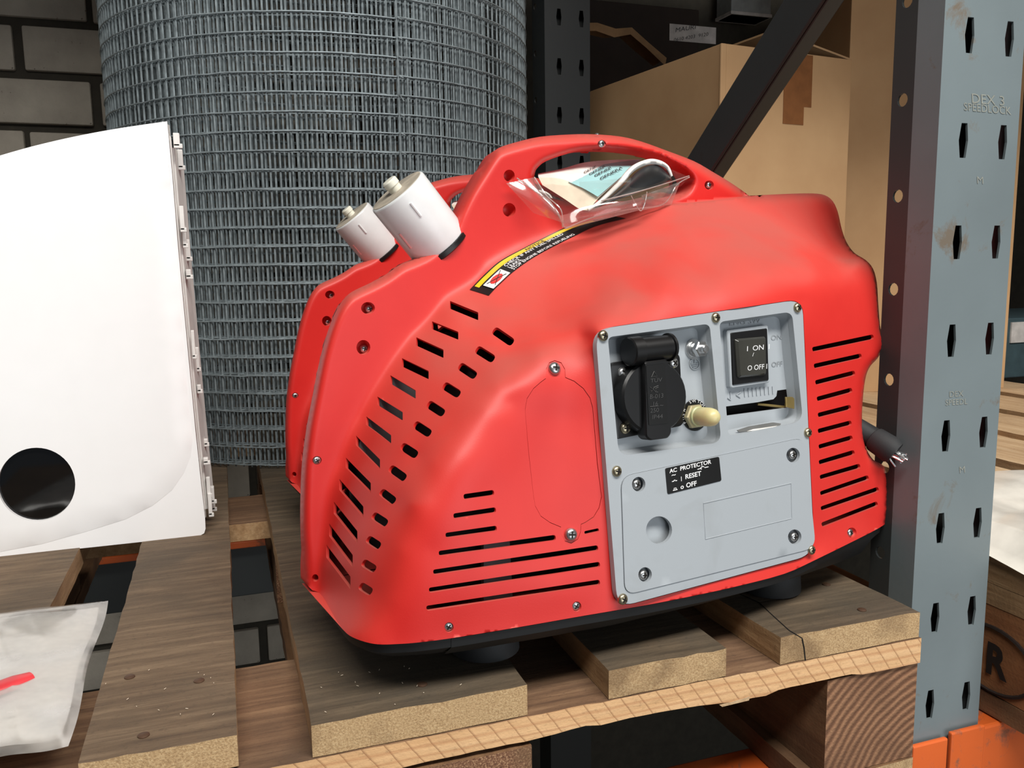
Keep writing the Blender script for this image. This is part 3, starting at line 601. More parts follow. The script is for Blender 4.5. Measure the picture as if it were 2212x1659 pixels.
def make_shell(name, front, step):
    holes = [densify(s, 9) for s in slots] + [HANDLE] + [ell(c, rx, ry, 18) for c, rx, ry in bolts]
    nb = (len(slots)+1, len(slots)+1+len(bolts))
    if front: holes += [densify(grow(panel_out, 1.5), 8), densify(grow(hatch, 1.2), 6)] + [ell(c, 10, 11, 16) for c in fscrew]
    P, T, bd = cdt(OUT, holes, step, lines=[densify(top_line, 7, False), densify([(x, y-1.6) for x, y in top_line], 7, False)])
    X, Y = P[:, 0], P[:, 1]; Q = shell_pts(X, Y); Nn = shell_nrm(X, Y)
    sgn = 1. if front else -.8
    def loc(q):
        d = q-G; u = d@UD; v = d@ND
        if not front: u = u+.42*np.abs(v)*np.clip((330-u)/300, 0, 1)
        return np.stack([u, -sgn*v, d[:, 2]], 1)
    L = loc(Q); verts = [tuple(p) for p in L]; faces = [tuple(t) if front else tuple(t)[::-1] for t in T]; mi = [0]*len(faces)
    # triangle winding check: want outward (towards -y local for the front)
    a, b, c = L[T[0]]; nz = np.cross(b-a, c-a)
    if (nz[1] > 0) == front: faces = [f[::-1] for f in faces]; flip = True
    else: flip = False
    wall = {}; topd = {}
    ins = loc(Q-Nn*2.4); insb = loc(Q-Nn*11.); insh = loc(Q-Nn*2.4)
    for a, b, k in bd:
        for i in (a, b):
            if (i, k) in wall: continue
            if k == 0 or k == len(slots)+1: v = (L[i][0], 0. if front else 0., L[i][2])   # outer skin and handle opening close on the centre seam
            elif nb[0] < k <= nb[1]: v = tuple(insb[i])
            elif front and k > nb[1]+2: v = tuple(loc(Q[i:i+1]-Nn[i:i+1]*3.)[0])
            elif front and k == nb[1]+2: v = tuple(insh[i])
            else: v = tuple(ins[i])
            wall[(i, k)] = len(verts); verts.append(v)
            if (k == 0 and not (Y[i] > 1128 and (X[i] > 690 or Y[i] > 1270))) or k == len(slots)+1: topd[(i, k)] = i
            else: topd[(i, k)] = len(verts); verts.append(tuple(L[i]))
        q = (topd[(a, k)], wall[(a, k)], wall[(b, k)], topd[(b, k)]); faces.append(q if not flip else q[::-1])
        mi.append(0)
    for k in list(range(nb[0]+1, nb[1]+1))+(list(range(nb[1]+3, nb[1]+3+len(fscrew))) if front else []):
        loop = [e for e in bd if e[2] == k]
        if not loop: continue
        vs = [wall[(e[0], k)] for e in loop]; cc = np.mean([verts[i] for i in vs], 0); ci = len(verts); verts.append(tuple(cc))
        for e in loop:
            q = (wall[(e[0], k)], ci, wall[(e[1], k)]); faces.append(q if not flip else q[::-1]); mi.append(0)
    m = MB(); m.v = verts; m.f = faces; m.m = mi
    return m.build(name, M['red'], gen, smooth=170)
gen.location.z += .6*S
front_shell = make_shell('front_shell', True, 5.5)
back_shell = make_shell('back_shell', False, 9)
INV[front_shell.name] = INV[gen.name]
# oval hatch plate set in the shell
def sheet(name, outer_, holes_, fn, mat, parent, step=14, drop=3., smooth=35, world=True, edge=0., mats=None):
    """fn(X, Y, off) -> pts; a plate with rolled edge"""
    o_ = densify(outer_, step); hs = [densify(h, step*.7) for h in holes_]
    P, T, bd = cdt(o_, hs, step); X, Y = P[:, 0], P[:, 1]
    d = np.minimum(segdist(o_, X, Y), 99)
    for h in hs: d = np.minimum(d, segdist(h, X, Y))
    Q = fn(X, Y, -edge*np.clip(1-d/1e-3, 0, 1) if edge else 0.); D = fn(X, Y, -drop)
    n = len(Q); verts = [tuple(p) for p in Q]+[tuple(p) for p in D]
    a, b, c = Q[T[0]]; flip = np.cross(b-a, c-a)@F_ > 0
    faces = [tuple(t)[::-1] if flip else tuple(t) for t in T]+[tuple(int(i)+n for i in t) if flip else tuple(int(i)+n for i in t)[::-1] for t in T]
    for a, b, k in bd:
        q = (a, a+n, b+n, b); faces.append(q[::-1] if flip else q)
    m = MB(); m.v = verts; m.f = [tuple(int(i) for i in f) for f in faces]; m.m = [0]*len(faces)
    return m.build(name, mat, parent, world=world, smooth=smooth)
hp = sheet('hatch_cover', hatch, [], lambda X, Y, o: shell_pts(X, Y, o-.35), M['red'], gen, 12, 2.)
# cross-head screws: one mesh per finish, head and recess
def screw(p, n, r, mats, parent, name='screw'):
    b = MB(); b.lathe(p, n, [(r, -.8), (r, .25*r), (r*.82, .5*r), (r*.5, .64*r), (.05, .7*r)], 18)
    n = arr(n)/np.linalg.norm(n); ref = np.array([0, 0, 1.]); x = np.cross(ref, n); x /= np.linalg.norm(x); y = np.cross(n, x); an = random.uniform(0, 1.5)
    x, y = x*math.cos(an)+y*math.sin(an), y*math.cos(an)-x*math.sin(an)
    for u_, w_ in ((x, y), (y, x)):
        vs = []
        for h in (.3*r, .74*r):
            for sx, sy in ((-1, -1), (1, -1), (1, 1), (-1, 1)): vs.append(arr(p)+u_*sx*r*.55+w_*sy*r*.13+n*h)
        b.add(vs, [(0, 3, 2, 1), (4, 5, 6, 7), (0, 1, 5, 4), (1, 2, 6, 5), (2, 3, 7, 6), (3, 0, 4, 7)], 1)
    return b.build(name, mats, parent, world=True, smooth=50)
zs = [M['screw'], M['slot']]; bs = [M['brass'], M['slot']]
for c in fscrew: n = shell_nrm(np.array([c[0]*1.]), np.array([c[1]*1.]))[0]; screw(shell_pt(*map(float, c), -2.6), n, 3.6, zs, gen)
for c in z2((1552, 45), (1641, 945)): n = shell_nrm(np.array([c[0]]), np.array([c[1]]))[0]; screw(shell_pt(*c, .2), n, 4.6, zs, gen)
for (c, r, d_) in (((684, 996), 3.2, -1.5), ((1299, 312), 3., -1.5), ((1530, 401), 3.2, -4)): screw(onv(*c, SPV+d_), ND, r, zs, gen)
for c in ((797, 669), (786, 755)): screw(onv(*c, SPV-8), ND, 3.2, zs, gen)

# control panel, a flat plane fitted through its four corners
PA, PB, PC = onv(1286, 714, 156), onv(1733, 648, 156), onv(1334, 1314, 178)
PN = np.cross(PC-PA, PB-PA); PN /= np.linalg.norm(PN); PN = PN if PN@F_ < 0 else -PN
def pl(px, py, off=0.): d = ray(px, py); o = PA+PN*(off+2.); return CAM+d*(((o-CAM)@PN)/(d@PN))
def plA(X, Y, off=0.):
    # position set by the ray at the front plane, offset along the normal
    return np.array([pl(x, y)+PN*o for x, y, o in zip(X, Y, np.broadcast_to(off, X.shape))])
rec1 = rpoly(z7((152, 415), (1165, 280), (1282, 1462), (262, 1600)), [12, 14, 22, 26], 6)
rec2 = rpoly(z7((1262, 262), (1985, 160), (2095, 1255), (1352, 1400)), [12, 18, 26, 12], 6)
low = rpoly(z3((186, 948), (1098, 752), (1153, 1300), (205, 1535)), [28, 24, 26, 26], 6)
panel = sub(sheet('control_panel', panel_out, [rec1, rec2, grow(low, .9)], plA, M['grey'], gen, 16, 5., smooth=30))
def prism(b, poly, top, bot, mi=0, fn=pl, inset=0.):
    n = len(poly); c = np.mean(poly, 0); T = [fn(x, y, top) for x, y in poly]; cc = np.mean(T, 0)
    if inset:
        mid = [p-PN*inset for p in T]; T = [p+(cc-p)/np.linalg.norm(cc-p)*inset for p in T]
        B = [p-PN*(top-bot-inset) for p in mid]; vs = T+mid+B; L = 3
    else: vs = T+[p-PN*(top-bot) for p in T]; L = 2
    fs = [tuple(range(n)), tuple(range((L-1)*n, L*n))[::-1]]
    for k in range(L-1): fs += [(k*n+i, (k+1)*n+i, (k+1)*n+(i+1) % n, k*n+(i+1) % n) for i in range(n)]
    a, b2, c2 = arr(vs[0]), arr(vs[n//3]), arr(vs[2*n//3])
    if np.cross(b2-a, c2-a)@PN < 0: fs = [f[::-1] for f in fs]
    b.add(vs, fs, mi); return b
DR = 13.
def recess(poly, name, holes=()):
    # tray: side walls plus floor
    base = densify(poly, 12); T = [pl(x, y, -1) for x, y in base]; cc = np.mean(T, 0); B = [p-PN*(DR-1)+(cc-p)/np.linalg.norm(cc-p)*3.0 for p in T]
    n = len(T); b = MB(); fs = [(i, n+i, n+(i+1) % n, (i+1) % n) for i in range(n)]
    b.add(T+B, fs)
    if not holes: b.add(B, [tuple(range(n))])
    else:
        # floor with cut-outs, triangulated in panel coordinates
        ex = (PB-PA)/np.linalg.norm(PB-PA); ey = np.cross(PN, ex); to = lambda p: ((p-PA)@ex, (p-PA)@ey)
        hs = [[to(pl(x, y, -DR)) for x, y in h] for h in holes]; P, Tt, bd = cdt([to(p) for p in B], hs, 30, grid=False)
        o0 = PA+PN*(2.-DR); F = [o0+ex*p[0]+ey*p[1] for p in P]; m = len(F); b.add(F+[p-PN*2.5 for p in F], [tuple(int(i) for i in t) for t in Tt]+[(int(a), int(a)+m, int(c)+m, int(c)) for a, c, k in bd if k > 0])
    return b.build(name, M['grey'], panel, world=True, smooth=30)
sl_open = z7((1300, 1108), (1640, 1062), (1800, 1032), (1830, 1000), (1838, 945), (1950, 930), (1962, 1000), (1955, 1090), (1925, 1118), (1300, 1202))
recess(rec1, 'socket_recess'); recess(rec2, 'switch_recess', [sl_open])
pf_ = lambda px, py: pl(px, py, -DR+.5)
# lower cover plate
hb = z3(*[(0, 0)])
scr_low = z3((262, 985), (1037, 838), (1045, 1246), (296, 1436))
scr_hole = z3((272, 985), (1040, 840), (1048, 1246), (304, 1434))
big = ell(z3((373, 1213))[0], 28, 30, 28)
lp = sub(sheet('cover_plate', low, [ell(c, 14.5, 16, 20) for c in scr_hole]+[big], lambda X, Y, o: plA(X, Y, o+.9 if not np.ndim(o) else o+.9), M['grey'], gen, 16, 3.))
lp['label'] = 'lower grey cover plate'
b = MB(); prism(b, grow(low, -6), -7, -8); b.build('plate_backing', M['grey'], lp, world=True)
b = MB(); prism(b, ell(z3((380, 1222))[0], 32, 34, 28), -6.8, -7.0); b.build('knockout_recess', M['grey'], lp, world=True)
for c in scr_low: screw(pl(*c, -1.4), PN, 3.7, zs, lp)
for c in z3((97, 247), (657, 157), (1063, 107), (165, 921), (1115, 728), (1133, 1312), (195, 1557)): screw(pl(*c, .1), PN, 4.0, bs, panel)
# fine raised frame moulded on the plate
b = MB(); fr = z3((597, 1080), (1033, 980), (1037, 1155), (607, 1258)); b.tube([pl(x, y, .95) for x, y in fr], .45, 5, closed=True); b.build('moulded_rectangle', M['grey'], lp, world=True)
b = MB(); prism(b, rpoly(z3((408, 907), (676, 848), (688, 968), (420, 1036)), 4, 4), 1.35, .9); lb = b.build('protector_label', M['labelblack'], lp, world=True); lb['label'] = 'black label with white printing'
pt = lambda px, py: pl(px, py, 1.45)
A_ = lambda x, y: z3((x, y))[0]
ex = lambda s: (s*.972/2.304, s*-.225/2.304); ey = lambda s: (s*-.05/2.304, -s/2.304)
lettering([('AC  PROTECTOR', A_(430, 930), ex(27.5), ey(28)), ('~', A_(440, 950), ex(36), ey(30)), ('|', A_(485, 965), ex(26), ey(24)), ('RESET', A_(507, 960), ex(31), ey(32)), ('o', A_(484, 1010), ex(32), ey(32)), ('OFF', A_(512, 1003), ex(31), ey(33))], pt, M['white_ink'], lp, bold=.02)
b = MB()
for ps in ([(441, 973), (450, 971), (452, 966), (457, 965), (458, 969), (466, 967)], [(446, 1017), (468, 1012)], [(452, 1014), (452, 1006), (462, 1004), (462, 1012)], [(568, 912), (582, 908), (588, 900), (598, 897), (604, 903), (622, 899)], [(583, 908), (586, 911), (589, 908)]):
    b = MB(); b.tube([pt(*q) for q in z3(*ps)], .35, 4); b.build('print_symbol', M['white_ink'], lp, world=True)

# socket
sock = []
b = MB(); prism(b, rpoly(z7((180, 690), (225, 665), (858, 585), (872, 620), (905, 1270), (880, 1300), (250, 1432), (244, 1400)), 5, 3), -DR+5, -DR)
flange = sub(b.build('socket_flange', M['black'], panel, world=True, smooth=30, bevel=.6))
soc = panel
b = MB(); prism(b, ell(z7((622, 1010))[0], 70, 80, 40, .0), -DR+17, -DR+4, inset=1.6); b.build('socket_lid', M['black'], panel, world=True, smooth=30)
b = MB(); prism(b, rpoly(z7((520, 660), (748, 632), (790, 1375), (760, 1420), (575, 1445), (535, 1410)), 5, 3), -DR+22, -DR+12, inset=1.2); b.build('lid_strap', M['black'], panel, world=True, smooth=30)
b = MB(); prism(b, rpoly(z7((532, 700), (722, 675), (752, 1270), (562, 1292)), 2, 2), -DR+22.5, -DR+21); b.build('strap_inlay', M['labelblack'], panel, world=True)
hpts = [pl(*q, -DR+17) for q in z7((350, 560), (470, 560), (475, 553), (765, 520), (778, 530))]
b = MB(); h0 = pl(*z7((352, 560))[0], -DR+15); h1 = pl(*z7((776, 512))[0], -DR+15); ax = h1-h0; L_ = np.linalg.norm(ax)
b.lathe(h0, ax, [(9.6, 0), (10.6, .8), (10.6, L_*.25), (9.6, L_*.26), (9.2, L_*.27), (9.2, L_*.92), (10.6, L_*.93), (10.6, L_-.8), (9.6, L_)], 26)
b.build('lid_hinge', M['black'], panel, world=True, smooth=30)
b = MB(); prism(b, rpoly(z7((372, 560), (760, 512), (780, 640), (385, 690)), 3, 3), -DR+14, -DR+4); b.build('hinge_base', M['black'], panel, world=True, smooth=30, bevel=.8)
for q in z7((297, 770), (800, 672), (322, 1322)): screw(pl(*q, -DR+5.2), PN, 4.2, zs if q[1] < 900 else bs, panel)
e7 = lambda s: (s*.985/4.608, s*-.10/4.608); y7 = lambda s: (s*.04/4.608, -s/4.608)
B7 = lambda x, y: z7((x, y))[0]
fs_ = lambda px, py: pl(px, py, -DR+22.8)
lettering([('T\u00dcV', B7(574, 868), e7(62), y7(56)), ('B-013', B7(566, 1030), e7(60), y7(62)), ('16', B7(592, 1100), e7(60), y7(58)), ('250', B7(572, 1168), e7(60), y7(62)), ('~', B7(665, 1112), e7(70), y7(60)), ('IP44', B7(588, 1232), e7(64), y7(60))], fs_, M['grey_ink'], panel, bold=0.)
b = MB()
for ps in ([(612, 755), (585, 812), (640, 802), (612, 755)], [(570, 1108), (655, 1100)], [(570, 912), (605, 935), (582, 955)], [(655, 898), (610, 915), (605, 935), (625, 960), (650, 962)], [(655, 915), (625, 925), (630, 955)]): b.tube([fs_(*q) for q in z7(*ps)], .3, 4)
b.build('raised_symbols', M['grey_ink'], panel, world=True)
# earth bolt
p0 = pl(*B7(1000, 535), -DR); b = MB(); b.lathe(p0, PN, [(8.2, 0), (8.2, 1.4), (6.2, 1.5), (6.2, 3), (4.8, 3.1), (4.8, 6)], 26); eb = sub(b.build('earth_bolt', M['steel'], panel, world=True, smooth=35)) if False else b.build('earth_terminal', M['steel'], panel, world=True, smooth=35)
b = MB(); b.lathe(p0+PN*6, PN, [(6.0, 0), (6.6, .8), (6.6, 4.4), (5.8, 5.2)], 6); b.build('hex_nut', M['steel'], panel, world=True, smooth=25)
b = MB(); b.lathe(p0+PN*11, PN, [(3.4, 0), (3.4, 3.4), (2.6, 4.2), (.3, 4.3)], 18); b.build('bolt_end', M['steel'], panel, world=True, smooth=35)
b = MB(); b.tube([pf_(*q) for q in ell(B7(1015, 682), 10.2, 12, 24)], .45, 5, closed=True)
for ps in ([(1015, 636), (1015, 680)], [(980, 683), (1050, 673)], [(988, 702), (1044, 694)], [(998, 720), (1036, 714)]): b.tube([pf_(*q) for q in z7(*ps)], .45, 5)
b.build('earth_symbol', M['grey'], panel, world=True)
b = MB(); prism(b, ell(B7(1085, 347), 5, 5.4, 16), -DR+.3, -DR); b.build('small_hole', M['inner'], panel, world=True)
# reset button with black ring label
b = MB(); prism(b, ell(B7(1018, 1192), 27, 34, 32), -DR+.9, -DR); b.build('ring_label', M['labelblack'], panel, world=True)
lets = []
cx_, cy_ = B7(1018, 1192)
for s_, a0, a1 in (('SWITCH', 118, 50), ('PUSH', 215, 165)):
    for k, ch in enumerate(s_):
        an = math.radians(a0+(a1-a0)*k/(len(s_)-1)); x = cx_+22*math.cos(an); y = cy_-28*math.sin(an); c, s = math.cos(an-math.pi/2), math.sin(an-math.pi/2)
        lets.append((ch, (x, y), (8.5*c, -8.5*s), (-8.5*s, -8.5*c)))
lettering(lets, lambda px, py: pl(px, py, -DR+1.1), M['white_ink'], panel)
p1 = pl(*B7(1000, 1200), -DR+.9); b = MB(); b.lathe(p1, PN, [(9.2, 0), (10, .8), (10, 4.), (9, 5)], 6); b.build('clear_nut', M['nutclear'], panel, world=True, smooth=25)
b = MB(); b.lathe(p1+PN*5, PN, [(7.8, 0), (7.8, 2), (7., 2.6), (7., 4), (7.4, 5), (7.2, 14), (6.4, 18), (4.6, 20.6), (2.4, 21.8), (.1, 22.2)], 26); b.build('reset_button', M['dome'], panel, world=True, smooth=50)
# switch
b = MB(); prism(b, rpoly(z7((1340, 345), (1748, 290), (1768, 865), (1375, 925)), 5, 4), -DR+5, -DR, inset=.8); b.build('switch_surround', M['grey'], panel, world=True, smooth=30)
b = MB(); prism(b, rpoly(z7((1380, 372), (1742, 325), (1758, 845), (1400, 893)), 2, 2), -DR+6.2, -DR+4, inset=.8); b.build('switch_frame', M['black'], panel, world=True, smooth=30)
b = MB(); prism(b, rpoly(z7((1436, 432), (1735, 405), (1742, 790), (1462, 818)), 4, 3), -DR+9.5, -DR+5, inset=2.); b.build('rocker', M['smoke'], panel, world=True, smooth=30)
fk = lambda px, py: pl(px, py, -DR+9.8)
lettering([('I  ON  I', B7(1532, 555), e7(74), y7(72)), ('O OFF I', B7(1540, 748), e7(60), y7(72)), ('/', B7(1590, 605), e7(60), y7(50))], fk, M['white_ink'], panel, bold=-.0)
lettering([('ENG SW', B7(1358, 302), e7(84), y7(78)), ('ON.', B7(1775, 445), e7(70), y7(70)), ('OFF', B7(1780, 712), e7(64), y7(72))], pf_, simple('moulded_grey_letters', (146, 150, 154), .5), panel, 'moulded_lettering')
b = MB()
for k in range(8): x = 1512+k*40; b.tube([pf_(*q) for q in z7((x, 925-k*3), (x+4, 1005-k*4))], .5, 5)
for ps in ([(1430, 990), (1470, 1015)], [(1430, 990), (1475, 960)], [(1372, 960), (1376, 1040)], [(1372, 1040), (1345, 1020)]): b.tube([pf_(*q) for q in z7(*ps)], .5, 5)
b.build('choke_marks', M['grey'], panel, world=True)
b = MB(); prism(b, z7((1925, 1010), (1990, 1008), (2010, 1025), (2010, 1128), (1930, 1110)), -DR+9, -DR+7.5); b.tube([pl(*q, -DR-3) for q in z7((1640, 1080), (1940, 1112))], 1.2, 6); b.tube([pl(*B7(1925, 1090), -DR-4), pl(*B7(1965, 1095), -DR+8)], 1.8, 5)
b.build('choke_lever', M['lever'], panel, world=True, bevel=.3); 
b = MB(); prism(b, rpoly(z7((1440, 1342), (1560, 1302), (1800, 1262), (1880, 1275), (1840, 1312), (1600, 1345), (1460, 1360)), 2, 2), -2.4, -3.4); b.build('worn_label', M['greylabel'], panel, world=True)
b = MB(); prism(b, [tuple(p) for p in z7((1535, 1352), (1600, 1330), (1840, 1296), (1800, 1312), (1600, 1345))], -1.9, -2.2); b.build('label_scrap', M['paperwhite'], panel, world=True)
b = MB(); prism(b, grow(rec2, 8), -30, -31); b.build('switch_cavity_back', M['inner'], panel, world=True)

# warning strip along the valley
upe = spline([(1015, 628), (1045, 597), (1080, 566), (1133, 537), (1208, 499), (1245, 486), (1278, 478), (1330, 470)], n=8); loe = spline([(1056, 641), (1084, 611), (1117, 583), (1150, 560), (1189, 538), (1245, 510), (1290, 490), (1352, 474)], n=8)
def arcparam(pl_):
    P = np.array(pl_); s = np.concatenate([[0], np.cumsum(np.linalg.norm(np.diff(P, axis=0), axis=1))]); return P, s/s[-1]
UE, us = arcparam(upe); LE, ls = arcparam(loe)
def strip_slow(s, t, off=.4):
    s = min(max(s, 0), 1); a = np.array([np.interp(s, us, UE[:, i]) for i in (0, 1)]); b = np.array([np.interp(s, ls, LE[:, i]) for i in (0, 1)]); p = a+(b-a)*t; return shell_pt(p[0], p[1], off)
SG, TG = np.meshgrid(np.linspace(0, 1, 160), np.linspace(-.05, 1.05, 12), indexing='ij')
_px = np.interp(SG.ravel(), us, UE[:, 0])*(1-TG.ravel())+np.interp(SG.ravel(), ls, LE[:, 0])*TG.ravel(); _py = np.interp(SG.ravel(), us, UE[:, 1])*(1-TG.ravel())+np.interp(SG.ravel(), ls, LE[:, 1])*TG.ravel()
STAB = shell_pts(_px, _py).reshape(160, 12, 3); NTAB = shell_nrm(_px, _py).reshape(160, 12, 3)
def strip(s, t, off=.4):
    a = min(max(s, 0), 1)*159; b = min(max((t+.05)/1.1, 0), 1)*11; i = min(int(a), 158); j = min(int(b), 10); f = a-i; g = b-j
    w = lambda T_: T_[i, j]*(1-f)*(1-g)+T_[i+1, j]*f*(1-g)+T_[i, j+1]*(1-f)*g+T_[i+1, j+1]*f*g
    return w(STAB)+w(NTAB)*off
def strip_quad(s0, s1, t0, t1, off, name, mat, n=34):
    b = MB(); vs = []; nt = 4
    for i in range(n+1):
        for k in range(nt+1): vs.append(strip(s0+(s1-s0)*i/n, t0+(t1-t0)*k/nt, off))
    b.add(vs, [(i*(nt+1)+k, (i+1)*(nt+1)+k, (i+1)*(nt+1)+k+1, i*(nt+1)+k+1) for i in range(n) for k in range(nt)]); return b.build(name, mat, gen, world=True, smooth=60)
wl = strip_quad(0, 1, 0, 1, .5, 'warning_strip', M['labelblack']); wl['label'] = 'black and yellow warning strip'
strip_quad(.03, .85, .08, .32, .75, 'yellow_band', M['yellow_ink']); strip_quad(.05, .2, .38, .97, .75, 'warning_picture', M['paperwhite'])
b = MB()
b.add([strip(.125+.045*math.cos(q*.5236), .67+.2*math.sin(q*.5236), 1.) for q in range(12)], [tuple(range(12))]); b.build('flame_print', M['red_ink'], gen, world=True)
b = MB(); b.tube([strip(.07+.11*k/6, .5+.35*k/6, 1.1) for k in range(7)], .3, 4); b.tube([strip(.08+.11*k/6, .88-.42*k/6, 1.1) for k in range(7)], .3, 4); b.tube([strip(s, t, 1.) for s, t in ((.05, .38), (.2, .38), (.2, .97), (.05, .97))], .4, 4, closed=True)
b.build('cross_print', M['black_ink'], gen, world=True)
b = MB()
for body, s0, t0, sz, asp in (('CHECK IF ANY FUEL SPILLED', .225, .52, .15, .88), ('LEAKS.', .225, .74, .15, .88), ('STOP ENGINE BEFORE REFUELING', .225, .95, .15, .80)):
    vs, fs = text_mesh(body, 1., .006); L_ = 410.; b.add([strip(s0+x*11.*asp*1.35/L_, t0-y*.25, 1.0) for x, y in vs], fs)
b.build('warning_lettering', M['white_ink'], gen, world=True)
vs, fs = text_mesh('\u26a0 NOTICE' if False else 'NOTICE', 1., .006); b = MB(); b.add([strip(.40+x*14./410, .30-y*.24, 1.0) for x, y in vs], fs); b.build('notice_lettering', M['black_ink'], gen, world=True)

# black base tray, feet, insides
base_px = [(b0[0], b0[1]) for b0 in bottom][::-1]
bp3 = shell_pts(np.array([p[0] for p in densify(spline(base_px, n=3), 6, False)]), np.array([p[1] for p in densify(spline(base_px, n=3), 6, False)]))
loc3 = [((p-G)@UD, (p-G)@ND, p[2]) for p in bp3]
def plan(sc, ins):
    f = [(u, v-ins if v > 10 else v) for u, v, z in loc3]; f = [(u+ins*(1 if u < 60 else (-1 if u > 480 else 0)), v) for u, v in f]
    return f
zt = [z for _, _, z in loc3]; b = MB(); f0 = plan(1, 2.2); f1 = plan(1, 2.8); f2 = plan(1, 14); n = len(f0)
loopT = [(u, -v, z-1.3) for (u, v), z in zip(f0, zt)]+[(u+.42*abs(v)*min(max((330-u)/300, 0), 1), v*.8, z-1.3) for (u, v), z in list(zip(f0, zt))[::-1]]
loopM = [(u, -v, z-8) for (u, v), z in zip(f1, zt)]+[(u+.42*abs(v)*min(max((330-u)/300, 0), 1), v*.8, z-8) for (u, v), z in list(zip(f1, zt))[::-1]]
loopB = [(u, -v, 27) for (u, v), z in zip(f2, zt)]+[(u+.42*abs(v)*min(max((330-u)/300, 0), 1), v*.8, 27) for (u, v), z in list(zip(f2, zt))[::-1]]
m_ = 2*n; b.add(loopT+loopM+loopB, [(i, m_+i, m_+(i+1) % m_, (i+1) % m_) for i in range(m_)]+[(m_+i, 2*m_+i, 2*m_+(i+1) % m_, m_+(i+1) % m_) for i in range(m_)]+[tuple(range(2*m_, 3*m_)), tuple(range(m_))[::-1]])
b.build('base_tray', simple('dark_base_plastic', (9, 9, 10), .55), gen, smooth=40)
for u, v in ((394, 126), (116, 95), (394, -104), (150, -90)):
    MB().lathe((u, -v, 0), (0, 0, 1), [(23, 0), (26.5, 1), (26.5, 3), (25.5, 18), (24.5, 21), (17, 22.5), (14, 25), (12, 29)], 32).build('rubber_foot', M['blackmat'], gen, smooth=35)
def core(): 
    b = MB(); uu = [p for p in loc3]
    b.box(70, 490, -105, 85, 45, 150); b.box(140, 470, -60, 60, 150, 235); b.box(190, 440, -12, 12, 235, 290); return b
core().build('engine_block', M['inner'], gen, bevel=6)
def inner_plate(px, v, th, name, mat):
    b = MB(); T = [onv(x, y, v) for x, y in px]; n = len(px); b.add(T+[p-ND*th for p in T], [tuple(range(n))[::-1], tuple(range(n, 2*n))]+[(i, (i+1) % n, n+(i+1) % n, n+i) for i in range(n)]); b.build(name, mat, gen, world=True)
inner_plate([(850, 812), (905, 850), (885, 930), (812, 1025), (768, 985), (800, 890)], 30, 3, 'fan_shroud', M['fan'])
inner_plate([(925, 855), (1000, 790), (1035, 820), (940, 955), (872, 1060), (835, 1045)], 66, 3, 'air_duct', M['inner2'])
inner_plate([(1045, 1165), (1100, 1150), (1108, 1300), (1045, 1308)], 118, 4, 'inner_bracket', M['fan'])
# fuel cap on the slope of the spine
def capm():
    c0 = onv(941, 520, 0); c1 = onv(855, 411, 0); d = c1-c0; hgt = np.linalg.norm(d); d /= hgt; r = np.linalg.norm(onv(990, 480, 0)-onv(892, 556, 0))/2
    MB().lathe(c0-d*10, d, [(r*.98, 0), (r*1.03, 1), (r*1.03, 4.6), (r*.98, 5.4)], 40).build('cap_gasket', M['black'], gen, world=True, smooth=40)
    b = MB(); b.lathe(c0-d*4.8, d, [(r*.985, 0), (r, 1.), (r, hgt+1.5), (r*.985, hgt+2.8), (r*.95, hgt+3.5)], 48)
    fc = sub(b.build('fuel_cap', M['cap'], gen, world=True, smooth=40)); fc['label'] = 'milky white round fuel cap'
    MB().lathe(c0+d*(hgt-1.2), d, [(r*.93, -.4), (r*.93, .3), (r*.9, .5), (.1, .6)], 40).build('cap_top', M['captop'], fc, world=True, smooth=40)
    MB().lathe(c0+d*(hgt-1.2), d, [(5.6, 0), (5.6, 5), (6.4, 5.2), (6.4, 9.5), (5.4, 10.5), (.1, 10.6)], 20).build('vent_knob', M['knob'], fc, world=True, smooth=35)
    # moulded indicator ribs
    x = np.cross(d, ND); x /= np.linalg.norm(x)
    for an, h0_, h1_, mt in ((math.radians(70), .22, .5, 'redrib'), (math.radians(15), .55, .8, 'cap')):
        dirn = ND*math.cos(an)+x*math.sin(an)*-1; p = c0+dirn*r*1.0
        MB().tube([p+d*hgt*h0_, p+d*hgt*h1_], 1.1, 6).build('indicator_rib', M[mt], fc, world=True)
capm()
MB().lathe((291-0, 0, 411.5), (0, 0, 1), [(2, -2), (2, .8), (1, 1.6), (.1, 1.7)], 10).build('screw', M['screw'], gen)
# black sleeve at the right end
b = MB(); c0 = onv(1835, 915, 135); c1 = onv(1882, 945, 150); c2 = onv(1926, 974, 171); c3 = onv(1934, 980, 174)
b.tube([c0, c1, c1+(c2-c1)*.15, c1+(c2-c1)*.2, c2, c3], 10, 18, rs=[9, 10, 10.2, 11.6, 12.5, 10.5]); hs = sub(b.build('rubber_sleeve', M['blackmat'], gen, world=True, smooth=40))
b = MB()
for k in range(16):
    dd = (c3-c0); dd /= np.linalg.norm(dd); a = c3+rng.normal(0, 3, 3)-dd*3; q = a+dd*rng.uniform(7, 11)+rng.normal(0, 2.2, 3); b.tube([a, (a+q)/2+rng.normal(0, .8, 3), q], .9, 4)
b.build('frayed_foil', M['steel'], hs, world=True)

# the second, identical generator behind
gen2 = copy_tree(gen); gen2.name = 'portable_generator.001'
for k in ('label',): gen2[k] = 'rear red portable generator half hidden behind the front one'
r2 = -.05; gen2.location = Vector((G[0]+13, G[1]+345, 1.))*S; gen2.rotation_euler = (0, 0, AL+r2)

